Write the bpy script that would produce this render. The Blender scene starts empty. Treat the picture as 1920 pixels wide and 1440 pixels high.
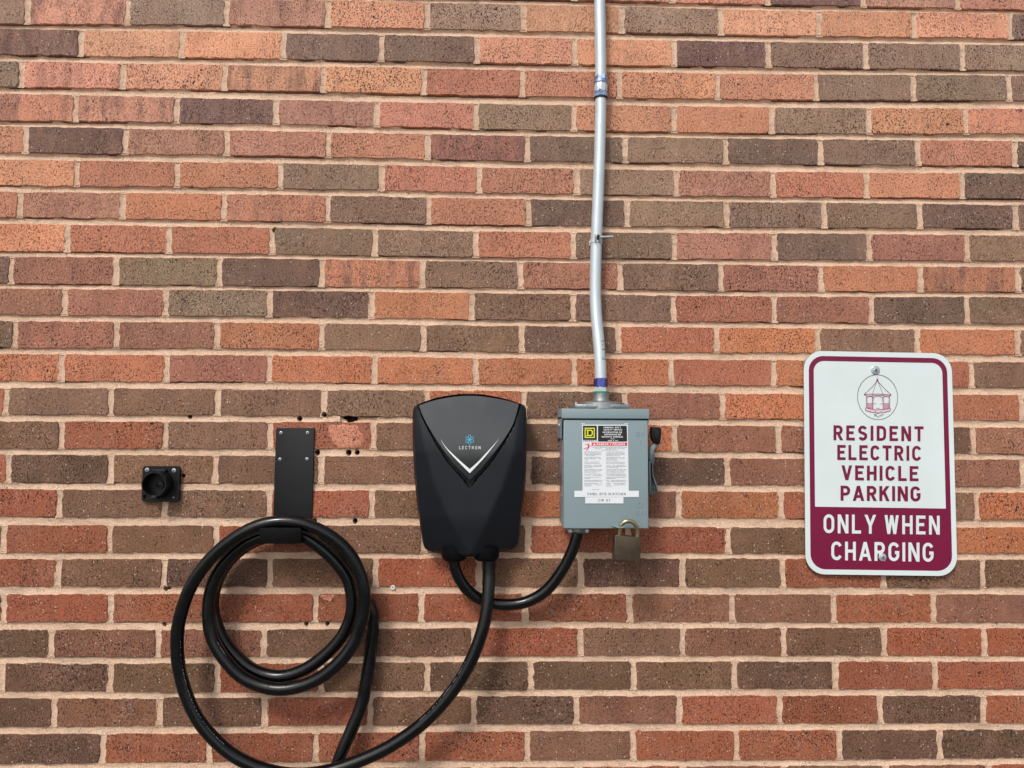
import bpy, bmesh, math, random
import numpy as np
from mathutils import Vector, Matrix, noise
random.seed(7)
SC = bpy.context.scene
COL = SC.collection
rad = math.radians

# ---------------------------------------------------------------- camera
F = 1440.0            # focal length in pixels of the 1920 px wide photograph
D = 1.5387            # metres from the lens to the wall
H = 1.42              # height of the lens above the ground
CAM_ROT = Matrix.Rotation(rad(-1.44990), 3, 'Z') @ Matrix.Rotation(rad(3.71920), 3, 'X') @ Matrix.Rotation(rad(-0.23618), 3, 'Y')
cam_d = bpy.data.cameras.new('camera')
cam = bpy.data.objects.new('camera', cam_d)
COL.objects.link(cam)
cam_d.sensor_width = 36.0
cam_d.lens = 36.0 * F / 1920.0
cam_d.clip_start = 0.02
cam_d.clip_end = 2000
cam.matrix_world = Matrix.Translation((0, -D, H)) @ (CAM_ROT @ Matrix(((1, 0, 0), (0, 0, -1), (0, 1, 0)))).to_4x4()
SC.camera = cam

# ---------------------------------------------------------------- world, sun, exposure
TO_SUN = Vector((-0.50, -1.0, 1.12)).normalized()
SUN_EL = math.asin(TO_SUN.z)
world = bpy.data.worlds.new('World')
SC.world = world
world.use_nodes = True
wn, wl = world.node_tree.nodes, world.node_tree.links
bg = wn['Background']
sky = wn.new('ShaderNodeTexSky')
sky.sky_type = 'NISHITA'
sky.sun_disc = False
sky.sun_elevation = SUN_EL
sky.sun_rotation = math.atan2(TO_SUN.x, TO_SUN.y)
sky.air_density = 1.0
sky.dust_density = 2.5
sky.ozone_density = 1.0
bw = wn.new('ShaderNodeRGBToBW')
wl.new(sky.outputs[0], bw.inputs[0])
mixg = wn.new('ShaderNodeMix'); mixg.data_type = 'RGBA'
wl.new(sky.outputs[0], mixg.inputs['A']); wl.new(bw.outputs[0], mixg.inputs['B'])
mixg.inputs['Factor'].default_value = 0.72
# broken cloud: brighter and darker grey patches
wtc = wn.new('ShaderNodeTexCoord')
wno = wn.new('ShaderNodeTexNoise'); wno.inputs['Scale'].default_value = 3.2; wno.inputs['Detail'].default_value = 6
wl.new(wtc.outputs['Generated'], wno.inputs['Vector'])
wmr = wn.new('ShaderNodeMapRange')
wmr.inputs['From Min'].default_value = 0.3; wmr.inputs['From Max'].default_value = 0.7
wmr.inputs['To Min'].default_value = 0.75; wmr.inputs['To Max'].default_value = 1.35
wl.new(wno.outputs['Fac'], wmr.inputs['Value'])
wmul = wn.new('ShaderNodeVectorMath'); wmul.operation = 'SCALE'
wl.new(mixg.outputs['Result'], wmul.inputs[0]); wl.new(wmr.outputs[0], wmul.inputs['Scale'])
wl.new(wmul.outputs[0], bg.inputs['Color'])
bg.inputs['Strength'].default_value = 0.13

sun_d = bpy.data.lights.new('sun', 'SUN')
sun_d.energy = 1.5
sun_d.angle = rad(11)
sun_d.color = (1.0, 0.95, 0.88)
sun = bpy.data.objects.new('sun', sun_d)
COL.objects.link(sun)
sun.rotation_euler = TO_SUN.to_track_quat('Z', 'Y').to_euler()
sun.location = (-2, -4, 5)

vs = SC.view_settings
vs.view_transform = 'Standard'
vs.look = 'None'
vs.exposure = 0.25
vs.gamma = 1.0
vs.use_curve_mapping = False

# ---------------------------------------------------------------- geometry helpers
def W(px, py, d=0.0):
    """world point at distance d in front of the wall face that the photograph shows at (px, py)"""
    v = CAM_ROT @ Vector(((px - 960) / F, 1.0, -(py - 720) / F))
    s = (D - d) / v.y
    return Vector((v.x * s, -d, H + v.z * s))

def project(p):
    v = CAM_ROT.transposed() @ (Vector(p) - Vector((0, -D, H)))
    return 960 + F * v.x / v.y, 720 - F * v.z / v.y

def link(name, me, mat=None, parent=None, smooth=False):
    o = bpy.data.objects.new(name, me)
    COL.objects.link(o)
    if mat is not None:
        for m in (mat if isinstance(mat, (list, tuple)) else [mat]):
            me.materials.append(m)
    if parent is not None:
        o.parent = parent
    if smooth:
        me.polygons.foreach_set('use_smooth', [True] * len(me.polygons))
    return o

def mesh_obj(name, verts, faces, mat=None, parent=None, smooth=False):
    me = bpy.data.meshes.new(name)
    me.from_pydata([tuple(v) for v in verts], [], faces)
    me.update()
    bm = bmesh.new(); bm.from_mesh(me)
    bmesh.ops.recalc_face_normals(bm, faces=bm.faces)
    bm.to_mesh(me); bm.free()
    return link(name, me, mat, parent, smooth)

def thing(name, label, cat, loc, group=None):
    e = bpy.data.objects.new(name, None)
    COL.objects.link(e)
    e.empty_display_size = 0.05
    e['label'] = label; e['category'] = cat
    if group: e['group'] = group
    return e                       # things stay at the origin of the site, parts carry real coordinates

def sharp(o, deg=35):
    """smooth shading with sharp creases"""
    me = o.data
    bm = bmesh.new(); bm.from_mesh(me)
    for e in bm.edges:
        e.smooth = not (len(e.link_faces) == 2 and e.calc_face_angle(0) > rad(deg))
    for f in bm.faces: f.smooth = True
    bm.to_mesh(me); bm.free()
    return o

def finish(name, bm, mat, parent, deg=35):
    bmesh.ops.recalc_face_normals(bm, faces=bm.faces)
    me = bpy.data.meshes.new(name); bm.to_mesh(me); bm.free()
    return sharp(link(name, me, mat, parent), deg)

def prism(name, outline, d0, d1, mat, parent, bev=0.0, seg=2, holes=()):
    """slab standing between the distances d0 (back) and d1 (front) from the wall; outline = (x, z) world"""
    bm = bmesh.new()
    fv = [bm.verts.new((x, -d1, z)) for x, z in outline]
    if holes:
        loops = [fv] + [[bm.verts.new((x, -d1, z)) for x, z in h] for h in holes]
        es = []
        for L in loops:
            es += [bm.edges.new((L[i], L[(i + 1) % len(L)])) for i in range(len(L))]
        bmesh.ops.triangle_fill(bm, use_beauty=True, use_dissolve=False, edges=es)
        for L in loops:
            bv = [bm.verts.new((v.co.x, -d0, v.co.z)) for v in L]
            for i in range(len(L)):
                j = (i + 1) % len(L)
                bm.faces.new((L[i], L[j], bv[j], bv[i]))
    else:
        bv = [bm.verts.new((x, -d0, z)) for x, z in outline]
        f = bm.faces.new(fv); bm.faces.new(bv[::-1])
        n = len(fv)
        for i in range(n):
            bm.faces.new((fv[i], fv[(i + 1) % n], bv[(i + 1) % n], bv[i]))
        if bev > 0:
            bmesh.ops.recalc_face_normals(bm, faces=bm.faces)
            bmesh.ops.bevel(bm, geom=list(f.edges), offset=bev, segments=seg, affect='EDGES', profile=0.5)
    return finish(name, bm, mat, parent)

def pxo(pts, d):
    return [(lambda w: (w.x, w.z))(W(x, y, d)) for x, y in pts]

def box(name, x0, x1, z0, z1, d0, d1, mat, parent, bev=0.001, seg=2):
    bm = bmesh.new()
    bmesh.ops.create_cube(bm, size=1)
    for v in bm.verts:
        v.co = Vector(((x0 + x1) / 2 + v.co.x * (x1 - x0), -(d0 + d1) / 2 + v.co.y * (d1 - d0), (z0 + z1) / 2 + v.co.z * (z1 - z0)))
    if bev > 0:
        bmesh.ops.bevel(bm, geom=bm.edges[:], offset=bev, segments=seg, affect='EDGES', profile=0.5)
    return finish(name, bm, mat, parent)

def rounded(cx, cz, w, h, r, n=8):
    out = []
    for k, (sx, sz) in enumerate(((1, 1), (-1, 1), (-1, -1), (1, -1))):
        for i in range(n + 1):
            a = math.pi / 2 * (k + i / n)
            out.append((cx + sx * (w / 2 - r) + r * math.cos(a), cz + sz * (h / 2 - r) + r * math.sin(a)))
    return out

def circle(cx, cz, r, n=24, rz=None):
    return [(cx + r * math.cos(2 * math.pi * i / n), cz + (rz or r) * math.sin(2 * math.pi * i / n)) for i in range(n)]

def lathe(name, prof, org, axis, mat, parent, n=28, deg=35, phase=0.0):
    """prof = [(radius, distance along the axis)] closed at the ends when radius is 0"""
    axis = Vector(axis).normalized()
    u = axis.orthogonal().normalized(); v = axis.cross(u)
    org = Vector(org)
    vs_, fs = [], []
    for r, t in prof:
        for i in range(n):
            a = 2 * math.pi * i / n + phase
            vs_.append(org + axis * t + (u * math.cos(a) + v * math.sin(a)) * max(r, 1e-5))
    for k in range(len(prof) - 1):
        for i in range(n):
            j = (i + 1) % n
            fs.append((k * n + i, k * n + j, (k + 1) * n + j, (k + 1) * n + i))
    o = mesh_obj(name, vs_, fs, mat, parent)
    return sharp(o, deg)

def smooth_path(pts, step=0.006):
    P = [Vector(p) for p in pts]
    P = [P[0] * 2 - P[1]] + P + [P[-1] * 2 - P[-2]]
    out = []
    for i in range(1, len(P) - 2):
        a, b, c, d = P[i - 1:i + 3]
        n = max(2, int((c - b).length / step))
        for k in range(n):
            t = k / n
            out.append(0.5 * ((2 * b) + (c - a) * t + (2 * a - 5 * b + 4 * c - d) * t * t + (-a + 3 * b - 3 * c + d) * t ** 3))
    out.append(P[-2])
    return out

def tube(name, pts, r, mat, parent=None, n=20, step=0.006, cap=True, relax=0):
    P = smooth_path(pts, step)
    for _ in range(relax):
        P = [P[0]] + [(P[i - 1] + P[i] * 2 + P[i + 1]) / 4 for i in range(1, len(P) - 1)] + [P[-1]]
    vs_, fs = [], []
    T = [(P[min(i + 1, len(P) - 1)] - P[max(i - 1, 0)]).normalized() for i in range(len(P))]
    u = T[0].orthogonal().normalized()
    for i, p in enumerate(P):
        u = (u - T[i] * u.dot(T[i])).normalized()
        v = T[i].cross(u)
        for k in range(n):
            a = 2 * math.pi * k / n
            vs_.append(p + (u * math.cos(a) + v * math.sin(a)) * r)
    for i in range(len(P) - 1):
        for k in range(n):
            j = (k + 1) % n
            fs.append((i * n + k, i * n + j, (i + 1) * n + j, (i + 1) * n + k))
    if cap:
        fs.append(tuple(range(n))[::-1]); fs.append(tuple((len(P) - 1) * n + k for k in range(n)))
    return sharp(mesh_obj(name, vs_, fs, mat, parent), 40)

# ---------------------------------------------------------------- materials
def srgb(r, g, b):
    f = lambda c: (c / 255 / 12.92) if c / 255 <= 0.04045 else ((c / 255 + 0.055) / 1.055) ** 2.4
    return (f(r), f(g), f(b))

def new_mat(name):
    m = bpy.data.materials.new(name); m.use_nodes = True
    nt = m.node_tree
    return m, nt, nt.nodes, nt.links, nt.nodes['Principled BSDF']

def N(nt, typ, **kw):
    n = nt.nodes.new('ShaderNode' + typ)
    for k, v in kw.items():
        if hasattr(n, k) and k not in n.inputs: setattr(n, k, v)
        else: n.inputs[k].default_value = v
    return n

def simple(name, col, rough=0.5, metal=0.0, var=0.12, vscale=25, bump=0.0, bscale=400, rvar=0.1, spec=0.5, coat=0.0):
    m, nt, ns, ls, b = new_mat(name)
    geo = N(nt, 'NewGeometry')
    n1 = N(nt, 'TexNoise'); n1.inputs['Scale'].default_value = vscale; n1.inputs['Detail'].default_value = 5
    ls.new(geo.outputs['Position'], n1.inputs['Vector'])
    mr = N(nt, 'MapRange'); mr.inputs['From Min'].default_value = 0.3; mr.inputs['From Max'].default_value = 0.7
    mr.inputs['To Min'].default_value = 1 - var; mr.inputs['To Max'].default_value = 1 + var
    ls.new(n1.outputs['Fac'], mr.inputs['Value'])
    sc = N(nt, 'VectorMath', operation='SCALE'); sc.inputs[0].default_value = col
    ls.new(mr.outputs[0], sc.inputs['Scale']); ls.new(sc.outputs[0], b.inputs['Base Color'])
    rr = N(nt, 'MapRange'); rr.inputs['From Min'].default_value = 0.3; rr.inputs['From Max'].default_value = 0.7
    rr.inputs['To Min'].default_value = max(0.02, rough - rvar); rr.inputs['To Max'].default_value = min(1, rough + rvar)
    n3 = N(nt, 'TexNoise'); n3.inputs['Scale'].default_value = vscale * 2.3; n3.inputs['Detail'].default_value = 4
    ls.new(geo.outputs['Position'], n3.inputs['Vector'])
    ls.new(n3.outputs['Fac'], rr.inputs['Value']); ls.new(rr.outputs[0], b.inputs['Roughness'])
    b.inputs['Metallic'].default_value = metal
    b.inputs['Specular IOR Level'].default_value = spec
    if coat: b.inputs['Coat Weight'].default_value = coat; b.inputs['Coat Roughness'].default_value = 0.06
    if bump:
        n2 = N(nt, 'TexNoise'); n2.inputs['Scale'].default_value = bscale; n2.inputs['Detail'].default_value = 3
        ls.new(geo.outputs['Position'], n2.inputs['Vector'])
        bp = N(nt, 'Bump'); bp.inputs['Strength'].default_value = bump; bp.inputs['Distance'].default_value = 0.001
        ls.new(n2.outputs['Fac'], bp.inputs['Height']); ls.new(bp.outputs[0], b.inputs['Normal'])
    return m

def math_(nt, op, a=None, b=None, clamp=False):
    n = nt.nodes.new('ShaderNodeMath'); n.operation = op; n.use_clamp = clamp
    for i, v in enumerate((a, b)):
        if v is None: continue
        if isinstance(v, (int, float)): n.inputs[i].default_value = v
        else: nt.links.new(v, n.inputs[i])
    return n.outputs[0]

def ramp(nt, val, a, b, lo=0.0, hi=1.0, smooth=False):
    n = nt.nodes.new('ShaderNodeMapRange')
    if smooth: n.interpolation_type = 'SMOOTHSTEP'
    nt.links.new(val, n.inputs['Value'])
    n.inputs['From Min'].default_value = a; n.inputs['From Max'].default_value = b
    n.inputs['To Min'].default_value = lo; n.inputs['To Max'].default_value = hi
    return n.outputs[0]

def mixc(nt, fac, A, B, mode='MIX'):
    n = nt.nodes.new('ShaderNodeMix'); n.data_type = 'RGBA'; n.blend_type = mode
    for k, v in (('Factor', fac), ('A', A), ('B', B)):
        if isinstance(v, (int, float)): n.inputs[k].default_value = v
        elif isinstance(v, (tuple, list)): n.inputs[k].default_value = (*v[:3], 1)
        else: nt.links.new(v, n.inputs[k])
    return n.outputs['Result']

def noise_tex(nt, vec, scale, detail=3, rough=0.5, stretch=None):
    if stretch:
        mp = nt.nodes.new('ShaderNodeMapping'); mp.inputs['Scale'].default_value = stretch
        nt.links.new(vec, mp.inputs['Vector']); vec = mp.outputs[0]
    n = nt.nodes.new('ShaderNodeTexNoise'); n.inputs['Scale'].default_value = scale
    n.inputs['Detail'].default_value = detail; n.inputs['Roughness'].default_value = rough
    nt.links.new(vec, n.inputs['Vector'])
    return n.outputs['Fac']

def brick_material():
    m, nt, ns, ls, b = new_mat('wirecut_brick')
    geo = N(nt, 'NewGeometry'); oi = N(nt, 'ObjectInfo')
    off = N(nt, 'VectorMath', operation='SCALE'); off.inputs[0].default_value = (3.7, 0.0, 5.1)
    ls.new(oi.outputs['Random'], off.inputs['Scale'])
    add = N(nt, 'VectorMath', operation='ADD'); ls.new(geo.outputs['Position'], add.inputs[0]); ls.new(off.outputs[0], add.inputs[1])
    P = add.outputs[0]
    col = oi.outputs['Color']; streak = oi.outputs['Alpha']
    # broad firing marks
    broad = noise_tex(nt, P, 9, 3)
    hue = noise_tex(nt, P, 14, 2)
    c = mixc(nt, ramp(nt, broad, 0.35, 0.7, 0, 0.5), col, (0.66, 0.60, 0.58), 'MULTIPLY')
    c = mixc(nt, ramp(nt, hue, 0.45, 0.75, 0, 0.30), c, (0.46, 0.22, 0.15))
    # vertical flashing streaks
    st = noise_tex(nt, P, 1.0, 4, 0.6, (38, 10, 9))
    fine = noise_tex(nt, P, 1.0, 3, 0.7, (220, 60, 45))
    sm = math_(nt, 'MULTIPLY', ramp(nt, st, 0.46, 0.62, 0, 1), streak)
    sm = math_(nt, 'MULTIPLY', sm, ramp(nt, fine, 0.25, 0.65, 0.45, 1.0))
    c = mixc(nt, sm, c, (0.16, 0.088, 0.076))
    # fine grain
    g1 = noise_tex(nt, P, 260, 4, 0.75)
    c = mixc(nt, 1.0, c, mixc(nt, ramp(nt, g1, 0.3, 0.7), (0.78, 0.77, 0.76), (1.18, 1.18, 1.18)), 'MULTIPLY')
    # dark pits, elongated a little upright
    def specks(scale, lo, hi, stretch):
        mp = N(nt, 'Mapping'); mp.inputs['Scale'].default_value = stretch
        ls.new(P, mp.inputs['Vector'])
        n0 = noise_tex(nt, mp.outputs[0], scale, 1.5, 0.55)
        return ramp(nt, n0, lo, hi, 0, 1)
    p1 = specks(300, 0.585, 0.63, (1.25, 1, 0.85))
    p2 = specks(150, 0.655, 0.69, (1.3, 1, 0.7))
    p3 = specks(520, 0.60, 0.66, (1, 1, 0.8))
    dens = ramp(nt, noise_tex(nt, P, 22, 2), 0.3, 0.65, 0.35, 1.0)
    p4 = specks(62, 0.70, 0.72, (1.2, 1, 1.0))
    dens = math_(nt, 'MULTIPLY', dens, ramp(nt, oi.outputs['Random'], 0, 1, 0.85, 1.35))
    pits = math_(nt, 'MULTIPLY', math_(nt, 'MAXIMUM', math_(nt, 'MAXIMUM', math_(nt, 'MAXIMUM', p1, p4), p2), math_(nt, 'MULTIPLY', p3, 0.6)), dens)
    c = mixc(nt, math_(nt, 'MULTIPLY', pits, 0.82), c, (0.030, 0.013, 0.010))
    # pale grog and sand grains
    vo = N(nt, 'TexVoronoi'); vo.inputs['Scale'].default_value = 210; ls.new(P, vo.inputs['Vector'])
    vsel = N(nt, 'SeparateColor'); ls.new(vo.outputs['Color'], vsel.inputs[0])
    w = math_(nt, 'MULTIPLY', ramp(nt, vo.outputs['Distance'], 0.30, 0.22, 0, 1), ramp(nt, vsel.outputs[0], 0.90, 0.93, 0, 1))
    c = mixc(nt, math_(nt, 'MULTIPLY', w, 0.75), c, (0.66, 0.55, 0.46))
    w2 = math_(nt, 'MULTIPLY', ramp(nt, noise_tex(nt, P, 430, 1, 0.5), 0.64, 0.70), ramp(nt, noise_tex(nt, P, 30, 2), 0.4, 0.6, 0.1, 0.6))
    c = mixc(nt, w2, c, (0.50, 0.38, 0.30))
    # mortar haze smeared at the arrises comes from a coarse dusting
    dust = noise_tex(nt, P, 40, 5, 0.7)
    c = mixc(nt, ramp(nt, dust, 0.62, 0.78, 0, 0.55), c, (0.55, 0.42, 0.34))
    ls.new(c, b.inputs['Base Color'])
    b.inputs['Roughness'].default_value = 0.82
    b.inputs['Specular IOR Level'].default_value = 0.28
    hgt = math_(nt, 'SUBTRACT', math_(nt, 'MULTIPLY', g1, 0.7), math_(nt, 'MULTIPLY', pits, 1.6))
    hgt = math_(nt, 'ADD', hgt, math_(nt, 'MULTIPLY', noise_tex(nt, P, 55, 4, 0.6), 1.3))
    bp = N(nt, 'Bump'); bp.inputs['Strength'].default_value = 0.85; bp.inputs['Distance'].default_value = 0.0011
    ls.new(hgt, bp.inputs['Height']); ls.new(bp.outputs[0], b.inputs['Normal'])
    return m

def mortar_material():
    m, nt, ns, ls, b = new_mat('sandy_mortar')
    geo = N(nt, 'NewGeometry'); P = geo.outputs['Position']
    a = noise_tex(nt, P, 7, 4, 0.6)
    c = mixc(nt, ramp(nt, a, 0.3, 0.7), MORTAR_A, MORTAR_B)
    g = noise_tex(nt, P, 420, 3, 0.8)
    c = mixc(nt, 1.0, c, mixc(nt, ramp(nt, g, 0.3, 0.7), (0.68, 0.66, 0.63), (1.2, 1.2, 1.2)), 'MULTIPLY')
    s = noise_tex(nt, P, 480, 1.5, 0.6)
    dn = ramp(nt, noise_tex(nt, P, 18, 3), 0.4, 0.68, 0.15, 1)
    sp = math_(nt, 'MULTIPLY', ramp(nt, s, 0.62, 0.67), dn)
    c = mixc(nt, math_(nt, 'MULTIPLY', sp, 0.8), c, (0.07, 0.05, 0.04))
    # uneven brown darkening in level bands, set by stretched noise
    bands = ramp(nt, noise_tex(nt, P, 1.0, 5, 0.7, (9, 9, 60)), 0.50, 0.72, 0, 0.55)
    c = mixc(nt, bands, c, (0.24, 0.19, 0.15))
    ls.new(c, b.inputs['Base Color'])
    b.inputs['Roughness'].default_value = 0.93
    b.inputs['Specular IOR Level'].default_value = 0.2
    h = math_(nt, 'ADD', math_(nt, 'MULTIPLY', g, 0.8), math_(nt, 'MULTIPLY', noise_tex(nt, P, 110, 4, 0.7), 1.4))
    h = math_(nt, 'SUBTRACT', h, math_(nt, 'MULTIPLY', sp, 1.2))
    bp = N(nt, 'Bump'); bp.inputs['Strength'].default_value = 1.0; bp.inputs['Distance'].default_value = 0.0014
    ls.new(h, bp.inputs['Height']); ls.new(bp.outputs[0], b.inputs['Normal'])
    return m

MORTAR_A = srgb(222, 186, 158)
MORTAR_B = srgb(240, 206, 180)
M_BRICK = brick_material()
M_MORTAR = mortar_material()
M_PLASTIC = simple('charcoal_shell_plastic', (0.0085, 0.0105, 0.0145), 0.36, 0, 0.08, 12, 0.12, 900, 0.05, 0.36)
M_GLOSS = simple('glossy_black_panel', (0.006, 0.009, 0.011), 0.24, 0, 0.1, 12, 0, 1, 0.05, 0.9, 0.25)
M_BLACKMETAL = simple('powder_coated_black', (0.0075, 0.008, 0.009), 0.5, 0, 0.15, 30, 0.25, 700, 0.06, 0.3)
M_HOLSTER = simple('moulded_black_plastic', (0.006, 0.0065, 0.0075), 0.36, 0, 0.15, 60, 0.2, 500, 0.08, 0.3)
M_RUBBER = simple('black_cable_jacket', (0.0016, 0.0019, 0.0024), 0.25, 0, 0.5, 20, 0.15, 160, 0.10, 0.42)
M_DEEPBLACK = simple('matt_black_lip', (0.003, 0.003, 0.0035), 0.6, 0, 0.2, 40, 0.2, 600, 0.05, 0.12)
M_GREYBOX = simple('grey_enamel', srgb(134, 152, 157), 0.42, 0, 0.03, 8, 0.06, 500, 0.05)
M_GREYARM = simple('grey_painted_steel', srgb(120, 135, 140), 0.4, 0.3, 0.08, 60, 0.1, 500)
M_GALV = simple('galvanised_steel', srgb(206, 217, 222), 0.36, 0.35, 0.05, 30, 0.08, 200, 0.08)
M_CAST = simple('zinc_casting', srgb(150, 155, 156), 0.48, 0.8, 0.15, 90, 0.4, 500)
M_BLUEZINC = simple('blue_zinc_plating', srgb(165, 188, 222), 0.24, 0.95, 0.35, 90, 0.1, 300)
M_DEEPBLUE = simple('deep_blue_zinc', srgb(82, 94, 168), 0.26, 0.9, 0.35, 120, 0.1, 300)
M_GREEN = simple('green_gasket', srgb(40, 140, 110), 0.5, 0)
M_ZINC = simple('bright_zinc_screw', srgb(190, 198, 202), 0.34, 0.5, 0.15, 200, 0.2, 600)
M_DARKRECESS = simple('dark_steel_recess', (0.02, 0.02, 0.02), 0.6, 0.2)
M_BRASS = simple('tarnished_lock_body', srgb(88, 76, 62), 0.42, 0.7, 0.22, 45, 0.35, 500, 0.1)
M_SHACKLE = simple('yellowed_lock_shackle', srgb(182, 171, 138), 0.26, 0.9, 0.25, 130, 0.2, 500, 0.1)
M_RUST = simple('rusty_stain', srgb(150, 90, 45), 0.7, 0.2, 0.3, 300, 0.3, 600)
M_SIGNWHITE = simple('sign_reflective_white', (0.72, 0.80, 0.80), 0.35, 0, 0.035, 9, 0, 1, 0.04)
M_SIGNRED = simple('sign_burgundy', srgb(120, 8, 58), 0.38, 0, 0.05, 25, 0, 1, 0.05)
M_INKRED = simple('emblem_burgundy_line', srgb(130, 45, 75), 0.5, 0, 0.05)
M_INKPINK = simple('emblem_pale_pink', srgb(236, 200, 212), 0.5, 0, 0.02)
M_ALU = simple('sign_aluminium', srgb(190, 192, 194), 0.4, 0.9)
M_WHITE = simple('label_white', (0.78, 0.81, 0.84), 0.4, 0, 0.02)
M_LOGOWHITE = simple('printed_white', (0.85, 0.88, 0.9), 0.35, 0, 0.02)
M_LOGOBLUE = simple('printed_cyan', srgb(70, 190, 225), 0.4, 0, 0.05)
M_BLACKINK = simple('label_black', (0.012, 0.012, 0.012), 0.4, 0, 0.05)
M_GREYINK = simple('fine_print_grey', (0.30, 0.32, 0.34), 0.5, 0, 0.05)
M_YELLOW = simple('label_yellow', srgb(225, 225, 50), 0.45, 0, 0.05)
M_REDINK = simple('label_red', srgb(226, 62, 84), 0.45, 0, 0.05)
M_GREENINK = simple('stamp_green', srgb(40, 115, 90), 0.6, 0, 0.3)
M_PLUG = simple('white_nylon_plug', (0.75, 0.74, 0.70), 0.5)
M_HOLE = simple('hole_painted_shade', (0.03, 0.025, 0.02), 0.95)  # near-black colour stands in for the shade deep inside holes and gaps

# ================================================================ large structure
def asphalt():
    m, nt, ns, ls, b = new_mat('asphalt')
    geo = N(nt, 'NewGeometry'); P = geo.outputs['Position']
    c = mixc(nt, ramp(nt, noise_tex(nt, P, 0.6, 5), 0.3, 0.7), (0.10, 0.098, 0.095), (0.15, 0.145, 0.14))
    c = mixc(nt, ramp(nt, noise_tex(nt, P, 90, 3, 0.8), 0.5, 0.7, 0, 0.5), c, (0.26, 0.25, 0.24))
    ls.new(c, b.inputs['Base Color']); b.inputs['Roughness'].default_value = 0.9
    return m
g = mesh_obj('ground', [(-300, -300, 0), (300, -300, 0), (300, 300, 0), (-300, 300, 0)], [(0, 1, 2, 3)], asphalt())
g['kind'] = 'structure'

wall = thing('brick_wall', 'weathered wall of orange, red and brown bricks with sandy mortar joints, behind everything', 'wall', (0, 0, 0))

# ---- measured courses: brick top and bottom edges at five columns of the photograph
XS = (0, 480, 960, 1440, 1920)
COURSES = [((-63, -60, -52, -42, -35), (-14, -12, -3, 8, 18)), ((-4, -2, 7, 19, 26), (44, 47, 57, 66, 72)), ((54, 60, 70, 78, 84), (102, 109, 119, 125, 132)), ((114, 122, 131, 139, 141), (162, 169, 180, 187, 188)), ((175, 186, 195, 201, 204), (226, 231, 243, 250, 251)), ((236, 245, 254, 260, 264), (286, 291, 302, 307, 311)), ((299, 305, 314, 322, 325), (347, 352, 362, 369, 372)), ((359, 364, 373, 379, 384), (406, 414, 422, 426, 429)), ((419, 426, 435, 437, 441), (470, 476, 483, 487, 489)), ((481, 484, 491, 497, 501), (531, 536, 540, 546, 547)), ((541, 544, 550, 556, 557), (590, 593, 600, 604, 607)), ((602, 605, 611, 615, 619), (652, 653, 660, 661, 666)), ((664, 666, 672, 675, 679), (715, 716, 721, 723, 727)), ((727, 730, 733, 739, 740), (777, 779, 783, 786, 789)), ((790, 791, 794, 799, 802), (841, 841, 844, 848, 851)), ((852, 855, 856, 860, 862), (905, 906, 907, 910, 912)), ((917, 920, 920, 922, 924), (969, 970, 969, 972, 975)), ((985, 986, 985, 990, 989), (1036, 1036, 1036, 1038, 1038)), ((1049, 1048, 1047, 1048, 1050), (1100, 1100, 1100, 1101, 1102)), ((1115, 1114, 1113, 1115, 1115), (1167, 1166, 1165, 1167, 1167)), ((1181, 1181, 1178, 1178, 1178), (1232, 1232, 1229, 1229, 1230)), ((1244, 1245, 1241, 1241, 1241), (1296, 1299, 1293, 1292, 1292)), ((1310, 1309, 1306, 1305, 1305), (1363, 1362, 1357, 1357, 1356)), ((1377, 1376, 1372, 1370, 1369), (1432, 1429, 1426, 1425, 1421)), ((1446, 1443, 1439, 1437, 1434), (1499, 1497, 1493, 1491, 1488))]
JOINTS = [[-55, 135, 325, 515, 705, 890, 1077, 1260, 1440, 1619, 1796, 1978], [51, 239, 425, 615, 801, 982, 1166, 1352, 1536, 1715, 1894], [-37, 151, 341, 531, 715, 894, 1078, 1264, 1441, 1624, 1805, 1988], [40, 230, 421, 607, 795, 979, 1162, 1346, 1530, 1713, 1892], [-47, 142, 331, 518, 707, 892, 1076, 1264, 1447, 1630, 1812, 1994], [48, 235, 425, 615, 801, 989, 1173, 1361, 1539, 1722, 1904], [-46, 144, 332, 525, 715, 898, 1082, 1269, 1450, 1625, 1805, 1988], [37, 230, 420, 614, 803, 990, 1176, 1363, 1546, 1725, 1905], [-64, 126, 317, 510, 703, 892, 1075, 1264, 1452, 1630, 1814, 1996], [21, 217, 411, 603, 792, 976, 1163, 1352, 1540, 1727, 1909], [-70, 121, 311, 505, 697, 885, 1074, 1263, 1452, 1635, 1814, 1998], [28, 218, 407, 603, 793, 978, 1159, 1344, 1534, 1721, 1909], [-80, 115, 312, 505, 702, 892, 1076, 1259, 1451, 1635, 1822, 2006], [11, 208, 407, 607, 800, 982, 1172, 1355, 1545, 1730, 1917], [-82, 115, 310, 506, 700, 890, 1076, 1266, 1460, 1640, 1826, 2012], [15, 207, 404, 602, 795, 990, 1175, 1364, 1550, 1735, 1918], [-86, 111, 309, 504, 697, 890, 1076, 1273, 1465, 1645, 1832, 2018], [6, 205, 405, 603, 795, 990, 1178, 1366, 1555, 1745, 1930], [-90, 109, 308, 506, 704, 898, 1089, 1280, 1468, 1657, 1843, 2030], [7, 207, 399, 591, 790, 985, 1181, 1374, 1564, 1751, 1940], [-102, 96, 296, 495, 695, 888, 1088, 1280, 1470, 1658, 1846, 2034], [3, 207, 407, 602, 801, 995, 1188, 1378, 1567, 1754, 1942], [-98, 100, 299, 496, 694, 888, 1081, 1274, 1462, 1651, 1845, 2034], [-8, 192, 392, 592, 791, 989, 1187, 1381, 1574, 1762, 1950], [-102, 98, 298, 497, 695, 890, 1085, 1282, 1472, 1662, 1855, 2045]]
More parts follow.
